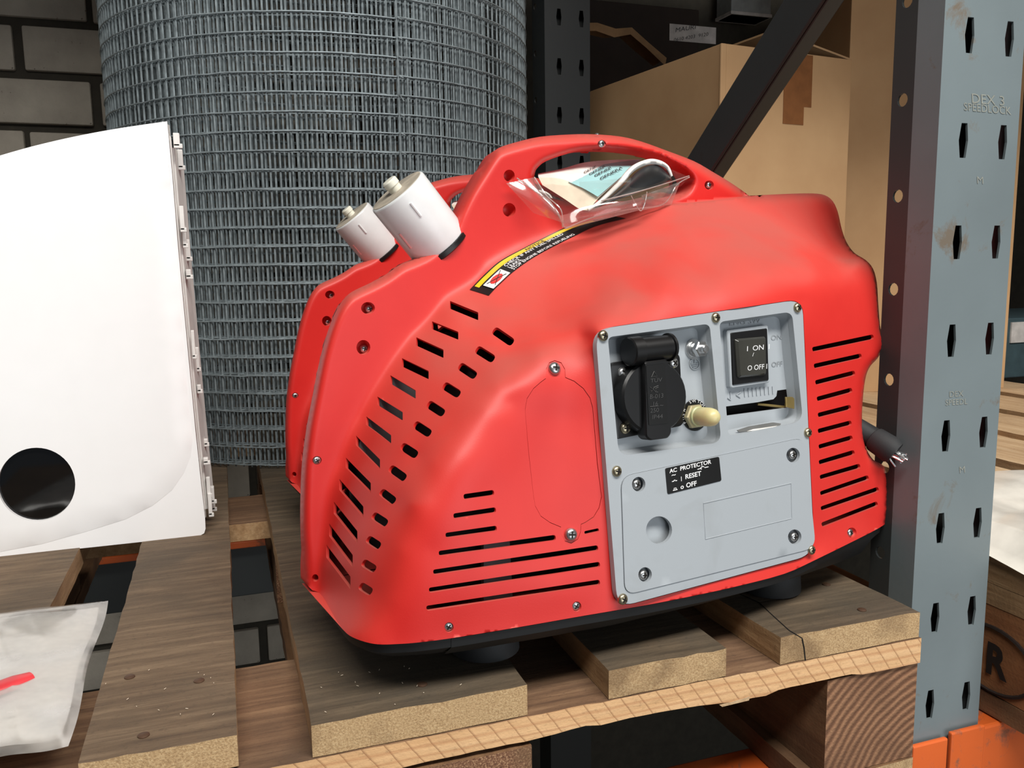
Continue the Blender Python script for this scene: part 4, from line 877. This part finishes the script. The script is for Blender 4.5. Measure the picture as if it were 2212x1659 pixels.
# ------------------------------------------------------------------ manual in its clear bag, lying in the handle opening
mb = thing('manual_bag', 'clear plastic bag with a cyan booklet, tucked in the front generator handle', 'plastic bag', onv(1250, 500, 20))
def quadpatch(c4, vs4, nu, nv, bulge=0., crump=0., seed=0, thick=0.):
    """c4: pixel corners TL TR BR BL, vs4: how far each stands out from the generator's centre plane"""
    r = np.random.default_rng(seed); V = []; wob = r.normal(0, 1, (6, 4))
    for i in range(nu+1):
        for j in range(nv+1):
            s, t = i/nu, j/nv; w = [(1-s)*(1-t), s*(1-t), s*t, (1-s)*t]; px = sum(a*b[0] for a, b in zip(w, c4)); py = sum(a*b[1] for a, b in zip(w, c4)); v = sum(a*b for a, b in zip(w, vs4))
            v += bulge*math.sin(math.pi*s)*math.sin(math.pi*t) + crump*sum(q[0]*math.sin(q[1]*6*s+q[2]*6*t+q[3]*3) for q in wob)*.3; V.append((px, py, v))
    return V, [(i*(nv+1)+j, (i+1)*(nv+1)+j, (i+1)*(nv+1)+j+1, i*(nv+1)+j+1) for i in range(nu) for j in range(nv)]
# booklet cover (grows out towards the viewer, sagging)
cov = z6((380, 290), (1480, 120), (1010, 690), (1010, 690))
def poly3(pts, mat, name, parent, n=6, off=0.):
    b = MB(); b.add([onv(x, y, v+off) for x, y, v in pts], [tuple(range(len(pts)))]); return b.build(name, mat, parent, world=True)
def ribbon(A, B, mat, name, parent, nt=5, sag=None):
    """surface ruled between two 3D-annotated pixel curves"""
    n = len(A); b = MB(); vs = []
    for a, c in zip(A, B):
        for k in range(nt+1):
            t = k/nt; q = [a[i]+(c[i]-a[i])*t for i in range(3)]; s_ = (sag or 0)*math.sin(math.pi*t); vs.append(onv(q[0], q[1], q[2]+s_))
    b.add(vs, [(i*(nt+1)+k, (i+1)*(nt+1)+k, (i+1)*(nt+1)+k+1, i*(nt+1)+k+1) for i in range(n-1) for k in range(nt)]); return b.build(name, mat, parent, world=True, smooth=60)
def sp3(z, vs, n=5):
    p = z6(*z); return spline([(x, y, v) for (x, y), v in zip(p, vs)], n=n)
backe = sp3([(380, 290), (650, 235), (900, 165), (1200, 135), (1560, 125)], [0, -2, -4, -6, -6])
fronte = sp3([(385, 330), (640, 350), (860, 430), (1000, 510), (1075, 560)], [24, 30, 36, 42, 46])
ribbon(backe, fronte, M['paperwhite'], 'booklet_cover', mb, 8, 2)
mide = sp3([(700, 330), (1000, 215), (1250, 165), (1560, 125)], [12, 2, -2, -5.6]); mide2 = sp3([(730, 385), (880, 450), (980, 505), (1060, 553)], [32.5, 38, 43, 47.2])
o = ribbon([(x, y, v+1.6) for x, y, v in mide], [(x, y, v+1.6) for x, y, v in mide2], M['cyan'], 'cyan_panel', mb, 8, 2)
pe = sp3([(385, 330), (640, 350), (860, 430), (1000, 510), (1075, 560)], [24.5, 30.5, 36.5, 42.5, 46.5]); pb = sp3([(430, 420), (560, 500), (700, 590), (850, 690), (950, 710)], [26, 32, 38, 44, 48])
ribbon(pe, pb, M['paper'], 'booklet_pages', mb, 6, 0)
# rolled white edge of the cover and black pouch
we = sp3([(950, 705), (1100, 600), (1300, 410), (1450, 240), (1620, 160), (1750, 165), (1850, 220), (1900, 320)], [48, 48, 40, 30, 26, 28, 32, 34])
b = MB(); b.tube([onv(x, y, v) for x, y, v in we], 1.7, 6, rs=[1.2+1.6*math.sin(math.pi*i/(len(we)-1)) for i in range(len(we))]); b.build('cover_edge', M['paperwhite'], mb, world=True, smooth=60)
pk = sp3([(1010, 690), (1150, 600), (1350, 430), (1500, 270), (1640, 195), (1760, 200), (1850, 270), (1900, 350)], [46, 46, 39, 30, 26, 27, 30, 33]); pk2 = sp3([(1010, 695), (1150, 640), (1300, 580), (1480, 520), (1600, 480), (1700, 450), (1800, 420), (1890, 370)], [50, 56, 58, 58, 56, 52, 46, 36])
ribbon(pk, pk2, M['tools'], 'black_pouch', mb, 8, 6)
ky = [(905, 290), (965, 310), (1025, 330), (1090, 362)]
b = MB()
def cov_pt(px, py):
    # height above the cover: nearest of ruled surface samples, projected on the cover plane
    a = onv(*z6((700, 340))[0], 16); b2 = onv(*z6((1500, 135))[0], -4); c = onv(*z6((1060, 545))[0], 46); n = np.cross(b2-a, c-a); n /= np.linalg.norm(n); n = n if n@F_ < 0 else -n
    d = ray(px, py); o_ = a+n*3.2; return CAM+d*(((o_-CAM)@n)/(d@n))
lettering([(w_, z6(k)[0], (s*10.6, s*-5.6), (s*-2.4, s*-5.8)) for k, s, w_ in zip(ky, (1.0, 1.06, 1.12, 1.2), ('GENE', 'GENER', 'GENER', 'GENERA'))], cov_pt, M['black_ink'], mb, bold=.01)
# the bag: front skin, left flap, right tail, seam drip
def bagsheet(tl, tr, br, bl, v4, nu, nv, bulge, crump, seed, mat, name):
    V, F = quadpatch(z6(tl, tr, br, bl), v4, nu, nv, bulge, crump, seed); b = MB(); b.add([onv(*p) for p in V], F); return b.build(name, mat, mb, world=True, smooth=80)
bagsheet((400, 420), (1900, 300), (1700, 600), (640, 880), (28, 40, 70, 60), 50, 30, 10, 2.4, 1, M['bag'], 'bag_film')
bagsheet((20, 400), (340, 330), (700, 860), (330, 740), (27, 32, 58, 30), 26, 22, 4, 2.4, 2, M['baghaze'], 'bag_flap')
bagsheet((1640, 130), (2105, 330), (2010, 430), (1640, 580), (10, 30, 34, 66), 26, 20, 6, 2.2, 3, M['bag'], 'bag_end')
bagsheet((620, 770), (1560, 560), (1560, 700), (690, 925), (66, 66, 54, 44), 50, 12, 4, 2.2, 4, M['baghaze'], 'bag_hem')
bagsheet((1560, 540), (2000, 380), (1900, 640), (1560, 710), (66, 42, 40, 52), 30, 14, 4, 2.2, 6, M['baghaze'], 'bag_hem')
b = MB()
for z, vs in (([(140, 340), (330, 480), (540, 640), (680, 900)], (30, 40, 58, 46)), ([(340, 330), (480, 540), (640, 700), (660, 900)], (36, 50, 64, 50)), ([(690, 915), (1000, 790), (1400, 700), (1800, 640), (1960, 420), (2105, 330)], (46, 48, 48, 44, 38, 32)), ([(1100, 600), (1500, 500), (1840, 400), (2100, 315)], (62, 66, 50, 34)), ([(1440, 540), (1540, 710), (1590, 640), (1620, 500)], (64, 58, 60, 62))):
    q = sp3(z, vs, 6); b.tube([onv(x, y, v+rng.normal(0, .5)) for x, y, v in q], .5, 4)
b.build('bag_crease', M['bagm'], mb, world=True)
mb2 = copy_tree(mb); mb2['label'] = 'mostly hidden clear bag with booklet in the rear generator handle'
r_ = arr(mb.location)/S-G; c_, s_ = math.cos(r2), math.sin(r2)
mb2.location = Vector((c_*r_[0]-s_*r_[1]+G[0]+13, s_*r_[0]+c_*r_[1]+G[1]+345, r_[2]+1))*S; mb2.rotation_euler = (0, 0, r2)

# ------------------------------------------------------------------ roll of welded wire mesh
RC, RR = np.array([160., 1078.]), 366.
rl = thing('wire_mesh_roll', 'tall roll of grey welded wire mesh standing upright behind the generators', 'wire roll', (RC[0], RC[1], 0))
pit_v, pit_h, zc = 13.4, 26.8, 1000
th0 = math.atan2(715-RC[1], 222-RC[0])      # where the outer sheet ends
for L_ in range(4):
    R = RR-L_*7; b = MB(); nseg = 110
    for k in range(int(zc/pit_h)+1):
        z = 6+k*pit_h+(L_ % 3)*1.3; ph = L_*.37
        pts = []
        for i in range(nseg+1):
            a = th0+i/nseg*2*math.pi; pts.append((RC[0]+(R-5.5*i/nseg+2.75)*math.cos(a), RC[1]+(R-5.5*i/nseg+2.75)*math.sin(a), z+rng.normal(0, .35)))
        b.tube(pts, 1.2, 5, cap=False)
    nv = int(2*math.pi*R/pit_v)
    for i in range(nv):
        a = th0+(i+.5*(L_ % 2)+L_*.13)/nv*2*math.pi; rr = R-5.5*i/nv+2.75-2.4; x, y = RC[0]+rr*math.cos(a), RC[1]+rr*math.sin(a); dx, dy = rng.normal(0, .6, 2)
        b.tube([(x, y, 2), (x+dx, y+dy, zc*.5), (x, y, zc+10)], 1.35, 5, cap=False)
    o = b.build('mesh_layer', M['wire'], rl, world=True, smooth=60); o['kind'] = 'stuff'
b = MB()
for k in range(37):
    z = 6+k*pit_h; a = th0; p = (RC[0]+(RR+3)*math.cos(a), RC[1]+(RR+3)*math.sin(a), z); q = (RC[0]+(RR+2)*math.cos(a+.018), RC[1]+(RR+2)*math.sin(a+.018), z-(8 if k % 6 == 2 else 2)); b.tube([p, q], 1.3, 5)
o = b.build('wire_ends', M['wire'], rl, world=True); o['kind'] = 'stuff'

# ------------------------------------------------------------------ white appliance cover on the left
YC = 448.
cv = thing('appliance_cover', 'large white plastic appliance cover with a round black window, standing at the left edge', 'cover', (-200, YC, 0))
def yc(off): return lambda X, Y, o=0.: np.array([on_y(x, y, YC)+np.array([0, off-(oo), 0]) for x, y, oo in zip(X, Y, np.broadcast_to(o, X.shape))])
tope = spline([(-700, 640), (-420, 500), (-200, 400), (0, 336), (120, 304), (240, 280), (361, 262)], n=6)
cov_out = tope+[(372, 380), (385, 540), (402, 720), (422, 930), (436, 1060), (443, 1120)]+[(444, 1142), (441, 1152), (432, 1157)]+[(200, 1182), (0, 1203), (-600, 1262)]
win = ell((80, 1045), 83.5, 79, 48)
sheet('front_panel', cov_out, [win], yc(0), M['white'], cv, 30, 3., smooth=30)
# raised inner face with the large rounded corner
inner_out = [(x, y+4) for x, y in tope[:-1]]+[(357, 268), (370, 420), (385, 600), (398, 760), (408, 880), (416, 950), (412, 985), (398, 1020), (372, 1058), (330, 1092), (270, 1122), (180, 1150), (90, 1175), (0, 1192), (-200, 1225), (-600, 1262)]
b = MB(); io = densify(inner_out, 18); P, T, bd = cdt(io, [densify(win, 10)], 26); X, Y = P[:, 0], P[:, 1]; d = segdist(densify([(370, 420), (385, 600), (398, 760), (408, 880), (416, 950), (412, 985), (398, 1020), (372, 1058), (330, 1092), (270, 1122), (180, 1150), (90, 1175), (0, 1192), (-200, 1225), (-600, 1262)], 18, False), X, Y, False)
off = 2.6*np.sqrt(np.clip(1-(1-np.clip(d/14, 0, 1))**2, 0, 1))+.2; Q = yc(0)(X, Y, off); n0 = len(Q)
a, b1, c1 = Q[T[0]]; fl = np.cross(b1-a, c1-a)@F_ > 0
b.add(list(Q)+list(yc(0)(X, Y, -.5)), [tuple(int(i) for i in (t[::-1] if fl else t)) for t in T]+[((int(p), int(p)+n0, int(q)+n0, int(q)) if not fl else (int(q), int(q)+n0, int(p)+n0, int(p))) for p, q, k in bd]); b.build('raised_face', M['white'], cv, world=True, smooth=50)
b = MB(); w3 = [on_y(x, y, YC) for x, y in ell((80, 1045), 85, 80.5, 40)]; b.add([p+np.array([0, 2.2, 0]) for p in w3]+[p+np.array([0, 5, 0]) for p in w3], [tuple(range(40))]+[(i, i+40, (i+1) % 40+40, (i+1) % 40) for i in range(40)]); wd = sub(b.build('round_window', M['glassblack'], cv, world=True)); wd['label'] = 'glossy black round window'
# rim: top wall and right wall with clips
te = [on_y(x, y, YC) for x, y in tope]; re_ = [on_y(x, y, YC) for x, y in [(361, 262), (372, 380), (385, 540), (402, 720), (422, 930), (436, 1060), (443, 1130)]]
b = MB(); D1 = np.array([0, 62., -16.]); b.add(te+[p+D1 for p in te]+[p+np.array([0, 0, -3.]) for p in te]+[p+D1+np.array([0, 0, -3.]) for p in te], [(i, i+1, len(te)+i+1, len(te)+i) for i in range(len(te)-1)]+[(2*len(te)+i, 3*len(te)+i, 3*len(te)+i+1, 2*len(te)+i+1) for i in range(len(te)-1)]+[(len(te)+i, len(te)+i+1, 3*len(te)+i+1, 3*len(te)+i) for i in range(len(te)-1)]); b.build('top_wall', M['whitein'], cv, world=True, smooth=40)
def rimpt(t, dy, dx):
    k = t*(len(re_)-1); i = min(int(k), len(re_)-2); p = re_[i]+(re_[i+1]-re_[i])*(k-i); return p+np.array([dx, dy, 0])
for dx, dy0, dy1, t0, t1, nm in ((-2, 3, 26, 0.0, 1.0, 'side_wall'), (3.5, 26, 60, .07, .96, 'rear_wall')):
    b = MB(); n = 24; vs = []
    for i in range(n+1):
        t = t0+(t1-t0)*i/n
        for ax_, ay in ((dx, dy0), (dx+ (6 if nm == 'rear_wall' else 2), dy1), (dx+(9 if nm == 'rear_wall' else 5)-2, dy1), (dx-3, dy0)): vs.append(rimpt(t, ay, ax_))
    b.add(vs, [(i*4+k, i*4+(k+1) % 4, (i+1)*4+(k+1) % 4, (i+1)*4+k) for i in range(n) for k in range(4)]+[(0, 1, 2, 3), (n*4+3, n*4+2, n*4+1, n*4)]); b.build(nm, M['whitein'], cv, world=True)
for t_, dy, hh, ww in ((.05, 16, 14, 10), (.10, 40, 20, 8), (.26, 12, 26, 7), (.30, 22, 22, 6), (.33, 44, 22, 7), (.38, 26, 9, 8), (.52, 16, 30, 5), (.55, 44, 26, 5), (.60, 30, 8, 6), (.72, 44, 7, 6), (.76, 20, 6, 8), (.84, 24, 22, 6), (.90, 40, 18, 9), (.93, 22, 26, 6), (.96, 48, 14, 7)):
    p = rimpt(t_, dy, 3.5+dy*.08); b = MB(); b.box(p[0]-1, p[0]+ww*.55, p[1]-ww*.5, p[1]+ww*.5, p[2]-hh/2, p[2]+hh/2); b.box(p[0]-1, p[0]+ww*.8, p[1]-ww*.5, p[1]-ww*.2, p[2]-hh/2-2, p[2]-hh/2+3)
    b.build('clip', M['whitein'], cv, world=True, bevel=.8)
b = MB()
for dy in (10, 17): b.tube([rimpt(i/12*.9+.04, dy, 1.) for i in range(13)], 1., 5)
b.build('inner_rib', M['whitein'], cv, world=True)
b = MB(); b.box(-700, re_[-1][0]-4, YC+3, YC+60, .2, 3); b.build('bottom_wall', M['whitein'], cv, world=True)

# ------------------------------------------------------------------ milky pouch bottom left
pb_ = thing('milky_pouch', 'milky plastic pouch holding a small red part, lying on the boards at the lower left', 'plastic bag', on_z(60, 1450, 1))
cs = [on_z(*p, 2) for p in ((-220, 1352), (234, 1298), (146, 1612), (-250, 1690))]
def pouch(c4, top, name, mat, seed, h):
    r = np.random.default_rng(seed); nu, nv = 60, 44; w = r.normal(0, 1, (10, 4)); b = MB(); vs = []
    for i in range(nu+1):
        for j in range(nv+1):
            s, t = i/nu, j/nv; p = (1-s)*(1-t)*c4[0]+s*(1-t)*c4[1]+s*t*c4[2]+(1-s)*t*c4[3]; e = min(s, 1-s, t, 1-t); env = 1-math.exp(-e*14)
            z = h*env*(.8+.2*math.sin(3*s+2*t))+1.3*env*sum(abs(math.sin(q[0]*5*s+q[1]*5*t+q[2]))**.5*q[3] for q in w)*.5
            z = max(z, .2) if top else .1; q_ = p+np.array([math.sin(9*t)*1.5*(s in (0, 1)), math.sin(11*s+1)*2.2*(1 if t in (0., 1.) else 0), 0]); vs.append((q_[0], q_[1], 2.4+z))
    b.add(vs, [(i*(nv+1)+j, i*(nv+1)+j+1, (i+1)*(nv+1)+j+1, (i+1)*(nv+1)+j) for i in range(nu) for j in range(nv)]); return b.build(name, mat, pb_, world=True, smooth=70)
pouch(cs, True, 'pouch_film', M['bagm'], 3, 11); 
c2_ = [c+(np.mean(cs, 0)-c)*.10 for c in cs]; pouch(c2_, False, 'paper_insert', M['paperwhite'], 4, 4.2)
p = on_z(10, 1490, 5.4); b = MB(); b.tube([p+np.array(q) for q in ((-26, -12, 0), (-10, -6, .4), (6, 4, .2), (15, 10, 0))], 5, 12, rs=[7, 8.5, 8.5, 6]); b.v = [(x, y, 5.6+(z-5.6)*.5+2.2) for x, y, z in b.v]; b.build('red_part', M['redbit'], pb_, world=True, smooth=60)
pfl = lambda px, py: on_z(px, py, 13.2)
lettering([('VAN HAL', (0, 1560), (12, -1.5), (1, -11)), ('LISTO', (14, 1573), (12, -1.5), (1, -11))] if False else [('ooo', (14, 1541), (10, -1), (1, -10))], pfl, M['label'], pb_, 'faint_print')

# ------------------------------------------------------------------ cardboard boxes in the next bay
def carton(label, c, ax, wx, dy, h, z0=0., flaps=True, tape=None, group=None):
    """c: front-left corner; ax: unit direction of the front face"""
    ax = arr(ax)/np.linalg.norm(ax); ay = np.array([-ax[1], ax[0]]); ang = math.atan2(ax[1], ax[0]); t = thing('cardboard_box', label, 'box', (c[0], c[1], z0), ang)
    th = 5
    MB().box(0, wx, 0, th, 0, h).build('front_wall', M['card'], t, bevel=1.); MB().box(0, th, th, dy-th, 0, h).build('side_wall', M['card'], t, bevel=1.)
    MB().box(wx-th, wx, th, dy-th, 0, h).build('side_wall', M['card'], t, bevel=1.); MB().box(0, wx, dy-th, dy, 0, h).build('back_wall', M['card'], t, bevel=1.)
    MB().box(th, wx-th, th, dy-th, 0, 5).build('bottom', M['card'], t)
    if flaps:
        def flap(p0, p1, q0, q1, nm='top_flap'):
            b = MB(); vs = [p0, p1, q1, q0]; b.add(vs+[(x, y, z+3.5) for x, y, z in vs], [(0, 3, 2, 1), (4, 5, 6, 7), (0, 1, 5, 4), (1, 2, 6, 5), (2, 3, 7, 6), (3, 0, 4, 7)]); b.build(nm, M['card'], t)
        for F in flaps: flap(*F)
    return t
c0 = on_y(1560, 93, 800); hh = c0[2]; an = math.radians(7.0); axf = np.array([math.cos(an), math.sin(an)]); ays = np.array([-axf[1], axf[0]])
def along(px, o, d):      # how far along d from o the ray through column px passes
    r_ = ray(px, 500)[:2]; return np.linalg.solve(np.array([d, -r_]).T, CAM[:2]-o)[0]
wx = along(1825, c0[:2], axf); dyb = min(along(1232, c0[:2], ays), 640)
bx = carton('open cardboard box with a worn tape strip, between the diagonal brace and the post', (c0[0], 800), axf, wx, dyb, hh, flaps=[((wx, 0, hh-2), (wx, 420, hh-2), (wx*.55, 60, hh+52), (wx*.55, 400, hh+50))])
for x0, x1, z0_, z1_ in ((wx*.46, wx*.68, hh-95, hh-2),): MB().box(x0, x1, -.8, -.1, z0_, z1_).build('tape_strip', M['tape'], bx)
MB().box(wx*.46, wx*.62, -1.2, -.4, hh-128, hh-60).build('tape_strip', M['tape'], bx); 
b = MB(); rr_ = random.Random(3)
b.add([(wx*.46+i*3.4, -1.6, hh-8-rr_.uniform(0, 5)) for i in range(14)]+[(wx*.46+i*3.4-8, -1.6, hh-48+i*2.2+rr_.uniform(-6, 6)) for i in range(14)], [(i, i+1, 15+i, 14+i) for i in range(13)]); b.build('torn_paper', M['torn'], bx)
MB().box(-2.6, 10, -1.5, 4, 0, hh).build('corner_crease', M['card'], bx, bevel=2)
# big box behind, rotated, standing on the next pallet
e0 = on_z(2168, 838, 0); e1 = on_z(1760, 850, 0); dirn = (e0-e1)[:2]; dirn /= np.linalg.norm(dirn)
st0 = e0[:2]-dirn*400
carton('very tall cardboard box at the back, behind the blue-grey post', st0, dirn, 400, 280, 980, flaps=None)
# darker cartons in the shade at the back
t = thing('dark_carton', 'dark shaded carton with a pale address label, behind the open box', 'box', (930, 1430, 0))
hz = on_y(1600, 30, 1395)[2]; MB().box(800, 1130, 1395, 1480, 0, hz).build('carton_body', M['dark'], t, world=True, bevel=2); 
lq = [on_y(*p, 1393) for p in z4((0, 0))]
la, lb_ = on_y(1446, 62, 1394), on_y(1546, 92, 1394); MB().box(la[0], lb_[0], 1393.2, 1394, lb_[2]-4, la[2]+12).build('address_label', M['label'], t, world=True)
lettering([('MAURI', (1458, 70), (15, -2.6), (2, -14)), ('0610 4203  9120', (1455, 90), (11, -1.9), (1, -11))], lambda px, py: on_y(px, py, 1392.8), M['grey_ink'], t)
t = thing('white_tin', 'dim grey-white container standing on the dark carton at the top', 'container', (960, 1440, hz+1)); a = on_y(1578, 0, 1410); b_ = on_y(1600, 30, 1240)
MB().box(a[0], a[0]+120, 1405, 1475, hz+1, hz+160).build('container_body', simple('grey_tin', (150, 155, 155), .5), t, world=True, bevel=3); MB().box(a[0]-2, a[0]+122, 1403, 1477, hz+1, hz+9).build('container_rim', M['label'], t, world=True, bevel=1)
t = thing('torn_cardboard', 'torn scrap of brown cardboard jutting out of the shade above the box', 'cardboard', on_y(1300, 60, 1150)); b = MB()
tp = [on_y(x, y, 1150) for x, y in ((1240, 52), (1290, 52), (1330, 62), (1365, 60), (1400, 92), (1440, 125))]; b.add([p+np.array([0, 0, random.uniform(0, 4)]) for p in tp]+[p+np.array([0, 6, -10-random.uniform(0, 6)]) for p in tp]+[p+np.array([0, 60, -4]) for p in tp], [(i, i+1, 7+i, 6+i) for i in range(5)]+[(i, 12+i, 13+i, i+1) for i in range(5)]); b.build('cardboard_scrap', M['cardshade'], t, world=True)  # darker cardboard colour stands in for the shade at the back
# ------------------------------------------------------------------ neighbouring pallet with film and more goods
XN = 662.
pn = thing('wooden_pallet', 'pale neighbouring pallet right of the post with a circled letter on its corner block', 'pallet', (XN+400, 560, -157))
nm = [M['newwood'], M['end'], M['side']]
for k, (x0, x1) in enumerate(((XN, XN+145), (XN+190, XN+335), (XN+378, XN+523), (XN+560, XN+705), (XN+742, XN+890), (XN+930, XN+1080))): board('deck_board', x0, x1, -45, 1150, -22, 0, nm, pn, 60+k, step=24)
for k, y0 in enumerate((-44, 480, 1000)): board('stringer_board', XN, XN+1080, y0, y0+145, -44, -22.4, nm, pn, 70+k, step=40)
for k, y0 in enumerate((-42, 480, 1000)):
    for x0 in (XN+1, XN+480, XN+975): board('block', x0, x0+100, y0, y0+142, -134, -44.4, [M['warm'], M['warm'], M['warm']], pn, 80+k, step=40)
for x0 in (XN, XN+480, XN+975): board('bottom_board', x0, x0+102, -45, 1150, -156.6, -134.4, [M['blockside'], M['end'], M['blockside']], pn, 90, step=60)
fx = lambda px, py: on_x(px, py, XN-.6)
mk = simple('burnt_brand', (34, 22, 16), .8)
b = MB(); P_ = on_x(2148, 1428, XN-1.2); cy0, cz0 = P_[1], P_[2]
b.tube([(XN-.6, cy0+4+47*math.cos(q*math.pi/16), cz0+33*math.sin(q*math.pi/16)) for q in range(32)], 1.9, 5, closed=True); b.build('brand_ring', mk, pn, world=True)
vs, fs = text_mesh('R', 1., .035); b = MB(); b.add([(XN-1.6, cy0+10-x*38-0, cz0-14+y*44) for x, y in vs], fs); b.build('brand_letter', mk, pn, world=True)
# crumpled white film
fm = thing('plastic_film', 'crumpled white plastic film draped over the neighbouring pallet, right of the post', 'plastic film', (XN+150, 60, 0)); r = np.random.default_rng(9); w = r.normal(0, 1, (12, 4)); vs = []; nu, nv = 50, 50
for i in range(nu+1):
    for j in range(nv+1):
        s, t_ = i/nu, j/nv; x = XN-3+s*420; y = -60+t_*310+14*math.sin(7*s); z = 14+5*sum(abs(math.sin(q[0]*6*s+q[1]*6*t_+q[2]))**.7*q[3] for q in w)*.6; z = max(z, 1.5)
        if s < .06: z = 1.5+z*.4-(0.06-s)*240*(.6+.4*math.sin(9*t_)); x -= 3
        vs.append((x, y, z))
b = MB(); b.add(vs, [(i*(nv+1)+j, (i+1)*(nv+1)+j, (i+1)*(nv+1)+j+1, i*(nv+1)+j+1) for i in range(nu) for j in range(nv)]); b.build('film_sheet', simple('white_film', (226, 222, 212), .22, var=.1, scale=14), fm, world=True, smooth=70)
# things in the dark right of the tall box
t = thing('dark_crate', 'dark teal crate at the far right, beyond the tall cardboard box', 'crate', (1900, 1050, 0)); MB().box(1760, 2260, 1000, 1300, 3, 150).build('crate_body', simple('teal_crate', (58, 78, 84), .6), t, world=True, bevel=3); MB().box(1770, 2250, 996, 1000, 90, 140).build('crate_rim', M['label'], t, world=True)

pal['group'] = 'wooden pallets'; pn['group'] = 'wooden pallets'
for o in COL.objects:
    if o.name.startswith('cardboard_box'): o['group'] = 'cardboard boxes in the next bay'
    if o.name.startswith('manual_bag'): o['group'] = 'manual bags on the generators'
